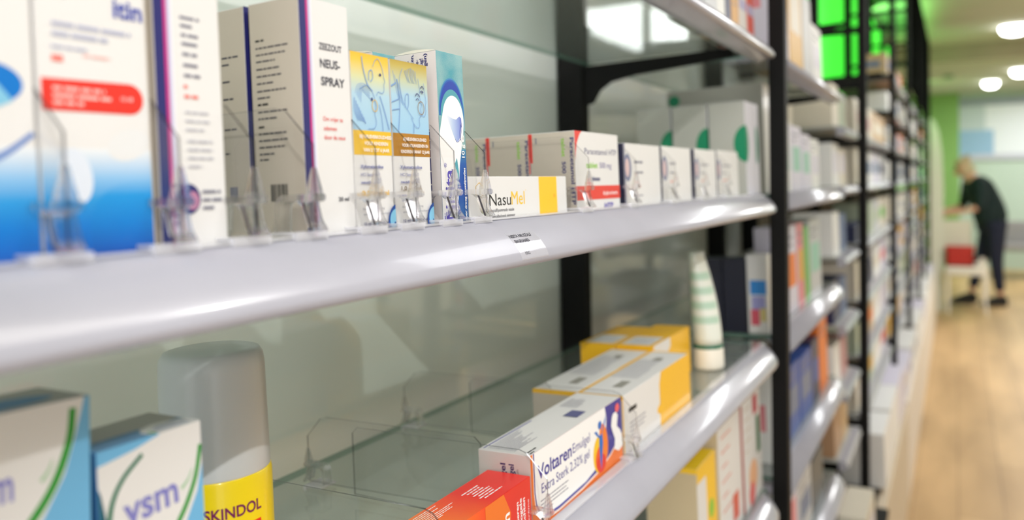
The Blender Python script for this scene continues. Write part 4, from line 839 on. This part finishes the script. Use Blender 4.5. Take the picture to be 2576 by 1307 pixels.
# white end panel
bm = bmesh.new(); prism(bm, [(-.24, 0), (-.12, 0), (-.115, 1.2), (-.125, 1.55), (-.15, 1.75), (-.185, 1.85), (-.24, 1.9)], 'xz', 8.75, 8.80)
tag(obj('end_panel', bm, mat('warm_white_laminate', (226, 222, 208), .5)), 'tall warm white end panel with curved top past the shelving', 'panel')
# low white table with curved legs
e = empty('display_table', Matrix.Translation((0, 8.9, 0)), 'low white table with rounded legs under the red crate', 'table')
TBW = mat('white_table_laminate', (232, 224, 214), .45)
bm = bmesh.new(); box(bm, -.10, .215, -.25, .25, .37, .45, bev=.01); obj('table_top', bm, TBW, e)
for y in (-.23, .21):
    bm = bmesh.new(); prism(bm, [(.17, .44), (.20, .50), (.232, .50), (.25, .46), (.255, .30), (.245, .12), (.255, .0), (.235, .0), (.222, .12), (.225, .30), (.21, .38)], 'xz', y, y + .022); obj('leg', bm, TBW, e)
    bm = bmesh.new(); box(bm, -.09, -.065, y, y + .022, 0, .37); obj('leg', bm, TBW, e)
bm = bmesh.new(); box(bm, -.10, .13, .2, .215, .03, .05); obj('stretcher', bm, mat('dark_floor_bar', (70, 62, 52), .5), e)
# red crate, open, slatted
RED = mat('red_crate_plastic', (196, 44, 34), .4)
bm = bmesh.new(); x0, x1, y0, y1, z0, z1 = -.095, .14, 8.70, 8.90, .452, .632
box(bm, x0, x1, y0, y1, z0, z0 + .012)
for zz in (0, .062, .124): box(bm, x0, x1, y0, y0 + .008, z0 + zz, z0 + zz + .045); box(bm, x0, x1, y1 - .008, y1, z0 + zz, z0 + zz + .045); box(bm, x0, x0 + .008, y0, y1, z0 + zz, z0 + zz + .045); box(bm, x1 - .008, x1, y0, y1, z0 + zz, z0 + zz + .045)
for xx in (x0, x1 - .016): 
    for yy in (y0, y1 - .016): box(bm, xx, xx + .016, yy, yy + .016, z0, z1)
box(bm, x0 - .006, x1 + .006, y0 - .006, y0 + .006, z1 - .02, z1); box(bm, x0 - .006, x1 + .006, y1 - .006, y1 + .006, z1 - .02, z1)
tag(obj('crate', bm, RED), 'red plastic crate standing on the low white table', 'crate')
# pale carton bin behind the crate
e = empty('display_bin', Matrix.Translation((.0, 9.03, .452)), 'pale open cardboard bin the person reaches into', 'bin')
bm = bmesh.new(); PB = mat('pale_cardboard', (222, 216, 200), .7, noise=.03)
for a_ in ((-.125, .125, -.10, -.094, 0, .42), (-.125, .125, .094, .10, 0, .42), (-.125, -.119, -.10, .10, 0, .42), (.119, .125, -.10, .10, 0, .42), (-.125, .125, -.1, .1, 0, .006)): box(bm, *a_)
obj('bin_body', bm, PB, e)
bm = bmesh.new(); R = random.Random(4)
for i in range(5): box(bm, -.11 + i * .045, -.07 + i * .045, -.07, .07, .1, .40 + .015 * (i % 2))
o = obj('packed_contents', bm, mat('ivory_card', (232, 226, 212), .5), e); o['kind'] = 'stuff'
# grey seat at right edge
e = empty('waiting_bench', Matrix.Translation((.70, 11.9, 0)), 'low grey bench against the far wall at the right edge', 'bench')
bm = bmesh.new(); box(bm, -.25, .6, -.2, .2, .36, .44, bev=.02); obj('seat', bm, mat('grey_bench_fabric', (146, 142, 144), .8), e)
bm = bmesh.new(); box(bm, -.25, .6, .14, .22, .44, .72, bev=.02); obj('backrest', bm, mat('grey_bench_fabric', (146, 142, 144)), e)
for x in (-.22, .55):
    bm = bmesh.new(); box(bm, x - .015, x + .015, -.16, .16, 0, .36); obj('leg', bm, BLACKM, e)

# ================================================================ THE PERSON
def skin(name, verts, edges, radii, m, parent, root=0, sub=2, extra=None):
    me = bpy.data.meshes.new(name); me.from_pydata([Vector(v) for v in verts], edges, []); me.materials.append(m)
    o = bpy.data.objects.new(name, me); C.objects.link(o)
    if parent: o.parent = parent
    sm = o.modifiers.new('skin', 'SKIN'); sm.use_smooth_shade = True
    lay = me.skin_vertices[0].data
    for i, r in enumerate(radii):
        lay[i].radius = (r, r) if not isinstance(r, tuple) else r
        lay[i].use_root = (i == root)
    ss = o.modifiers.new('sub', 'SUBSURF'); ss.levels = sub; ss.render_levels = sub
    return o
def chain(pts, start=0): return [(start + i, start + i + 1) for i in range(len(pts) - 1)]
PX, PY = .29, 9.42
SKIN_ = mat('light_skin', (226, 170, 146), .5); SWEAT = mat('dark_teal_knit', (14, 36, 38), .85, noise=.2); JEANS = mat('navy_denim', (20, 26, 52), .8, noise=.2, nscale=80)
hip, waist, chest, neck0, neck1 = (.03, 0, .83), (-.005, 0, .98), (-.09, 0, 1.17), (-.165, 0, 1.29), (-.205, 0, 1.335)
head = [(-.235, 0, 1.375), (-.265, 0, 1.41), (-.29, 0, 1.43)]
shL, shR = (-.14, -.17, 1.245), (-.14, .17, 1.245)
elL, elR = (-.16, -.235, 1.0), (-.17, .23, 1.0)
wrL, wrR = (-.335, -.17, .95), (-.345, .16, .955)
haL, haR = (-.40, -.155, .945), (-.41, .145, .95)
hL, hR = (.03, -.09, .80), (.03, .09, .80)
knL, knR = (.02, -.10, .46), (-.04, .11, .46)
anL, anR = (.06, -.105, .09), (-.14, .12, .10)
V = [hip, waist, chest, neck0, neck1] + head + [shL, elL, wrL, haL, shR, elR, wrR, haR, hL, knL, anL, hR, knR, anR]
E_ = [(0, 1), (1, 2), (2, 3), (3, 4), (4, 5), (5, 6), (6, 7), (3, 8), (8, 9), (9, 10), (10, 11), (3, 12), (12, 13), (13, 14), (14, 15), (0, 16), (16, 17), (17, 18), (0, 19), (19, 20), (20, 21)]
RD = [.08, .075, .09, .06, .048, .068, .078, .062, .045, .034, .024, .030, .045, .034, .024, .030, .075, .05, .032, .075, .05, .032]
fing = []
for hand, wr, sgn in ((haL, wrL, 1), (haR, wrR, -1)):
    base = V.index(hand)
    for k in range(4):
        y = hand[1] + sgn * (-.028 + k * .019); L = (.062, .07, .066, .052)[k]
        i0 = len(V); V += [(hand[0] - .035, y, hand[2] - .004), (hand[0] - .035 - L * .5, y, hand[2] - .016), (hand[0] - .035 - L * .75, y, hand[2] - .045)]
        E_ += [(base, i0), (i0, i0 + 1), (i0 + 1, i0 + 2)]; RD += [.010, .009, .008]
    i0 = len(V); V += [(hand[0] + .005, hand[1] + sgn * .042, hand[2] - .012), (hand[0] - .03, hand[1] + sgn * .055, hand[2] - .03)]; E_ += [(base, i0), (i0, i0 + 1)]; RD += [.011, .009]
person = skin('person', V, E_, RD, SKIN_, None, 0, 1); person.location = (PX, PY, 0); person.rotation_euler = (0, 0, math.radians(18))
tag(person, 'person in dark teal sweater and navy trousers bending over the bin', 'person')
skin('sweater', [(.03, 0, .76), waist, chest, (-.155, 0, 1.275), shL, elL, (-.21, -.222, .99), shR, elR, (-.215, .217, .99)], [(0, 1), (1, 2), (2, 3), (3, 4), (4, 5), (5, 6), (3, 7), (7, 8), (8, 9)], [.175, .165, .145, .082, .066, .05, .036, .066, .05, .036], SWEAT, person)
skin('trousers', [(.01, 0, .93), hL, knL, (.055, -.104, .13), hR, knR, (-.125, .118, .14)], [(0, 1), (1, 2), (2, 3), (0, 4), (4, 5), (5, 6)], [.13, .10, .068, .048, .10, .068, .048], JEANS, person)
skin('hair', [(-.225, 0, 1.42), (-.25, 0, 1.455), (-.285, 0, 1.47), (-.215, 0, 1.385), (-.20, 0, 1.36)], [(0, 1), (1, 2), (0, 3), (3, 4)], [.075, .07, .055, .062, .04], mat('ash_blond_hair', (196, 176, 142), .7, noise=.2, nscale=90), person)
HM = Matrix.Translation((-.275, 0, 1.405)) @ Matrix.Rotation(math.radians(-48), 4, 'Y')
bm = bmesh.new()
def blob(c_, s_, n=12):
    r_ = bmesh.ops.create_uvsphere(bm, u_segments=n, v_segments=n // 2 + 2, radius=1)
    bmesh.ops.transform(bm, matrix=Matrix.Translation(c_) @ Matrix.Diagonal((*s_, 1)), verts=r_['verts'])
blob((-.075, 0, -.012), (.018, .012, .022)); blob((-.01, -.072, -.01), (.018, .008, .028)); blob((-.01, .072, -.01), (.018, .008, .028)); blob((-.062, 0, -.048), (.012, .024, .007)); blob((-.05, 0, -.07), (.02, .03, .02))
obj('face_features', bm, mat('warm_skin', (220, 156, 134), .5), person, HM, True)
bm = bmesh.new(); blob((-.068, -.028, .012), (.008, .011, .006)); blob((-.068, .028, .012), (.008, .011, .006)); obj('eyes', bm, mat('dark_eye', (40, 32, 30), .3), person, HM, True)
for an in (anL, anR):
    bm = bmesh.new(); prism(bm, [(-.19, 0), (-.20, .03), (-.14, .06), (-.04, .10), (.03, .11), (.045, .06), (.045, 0)], 'xz', -.042, .042); bmesh.ops.bevel(bm, geom=bm.edges[:], offset=.012, segments=2, affect='EDGES')
    obj('shoe', bm, mat('black_shoe_leather', (24, 22, 24), .5), person, Matrix.Translation((an[0] + .01, an[1], 0)))
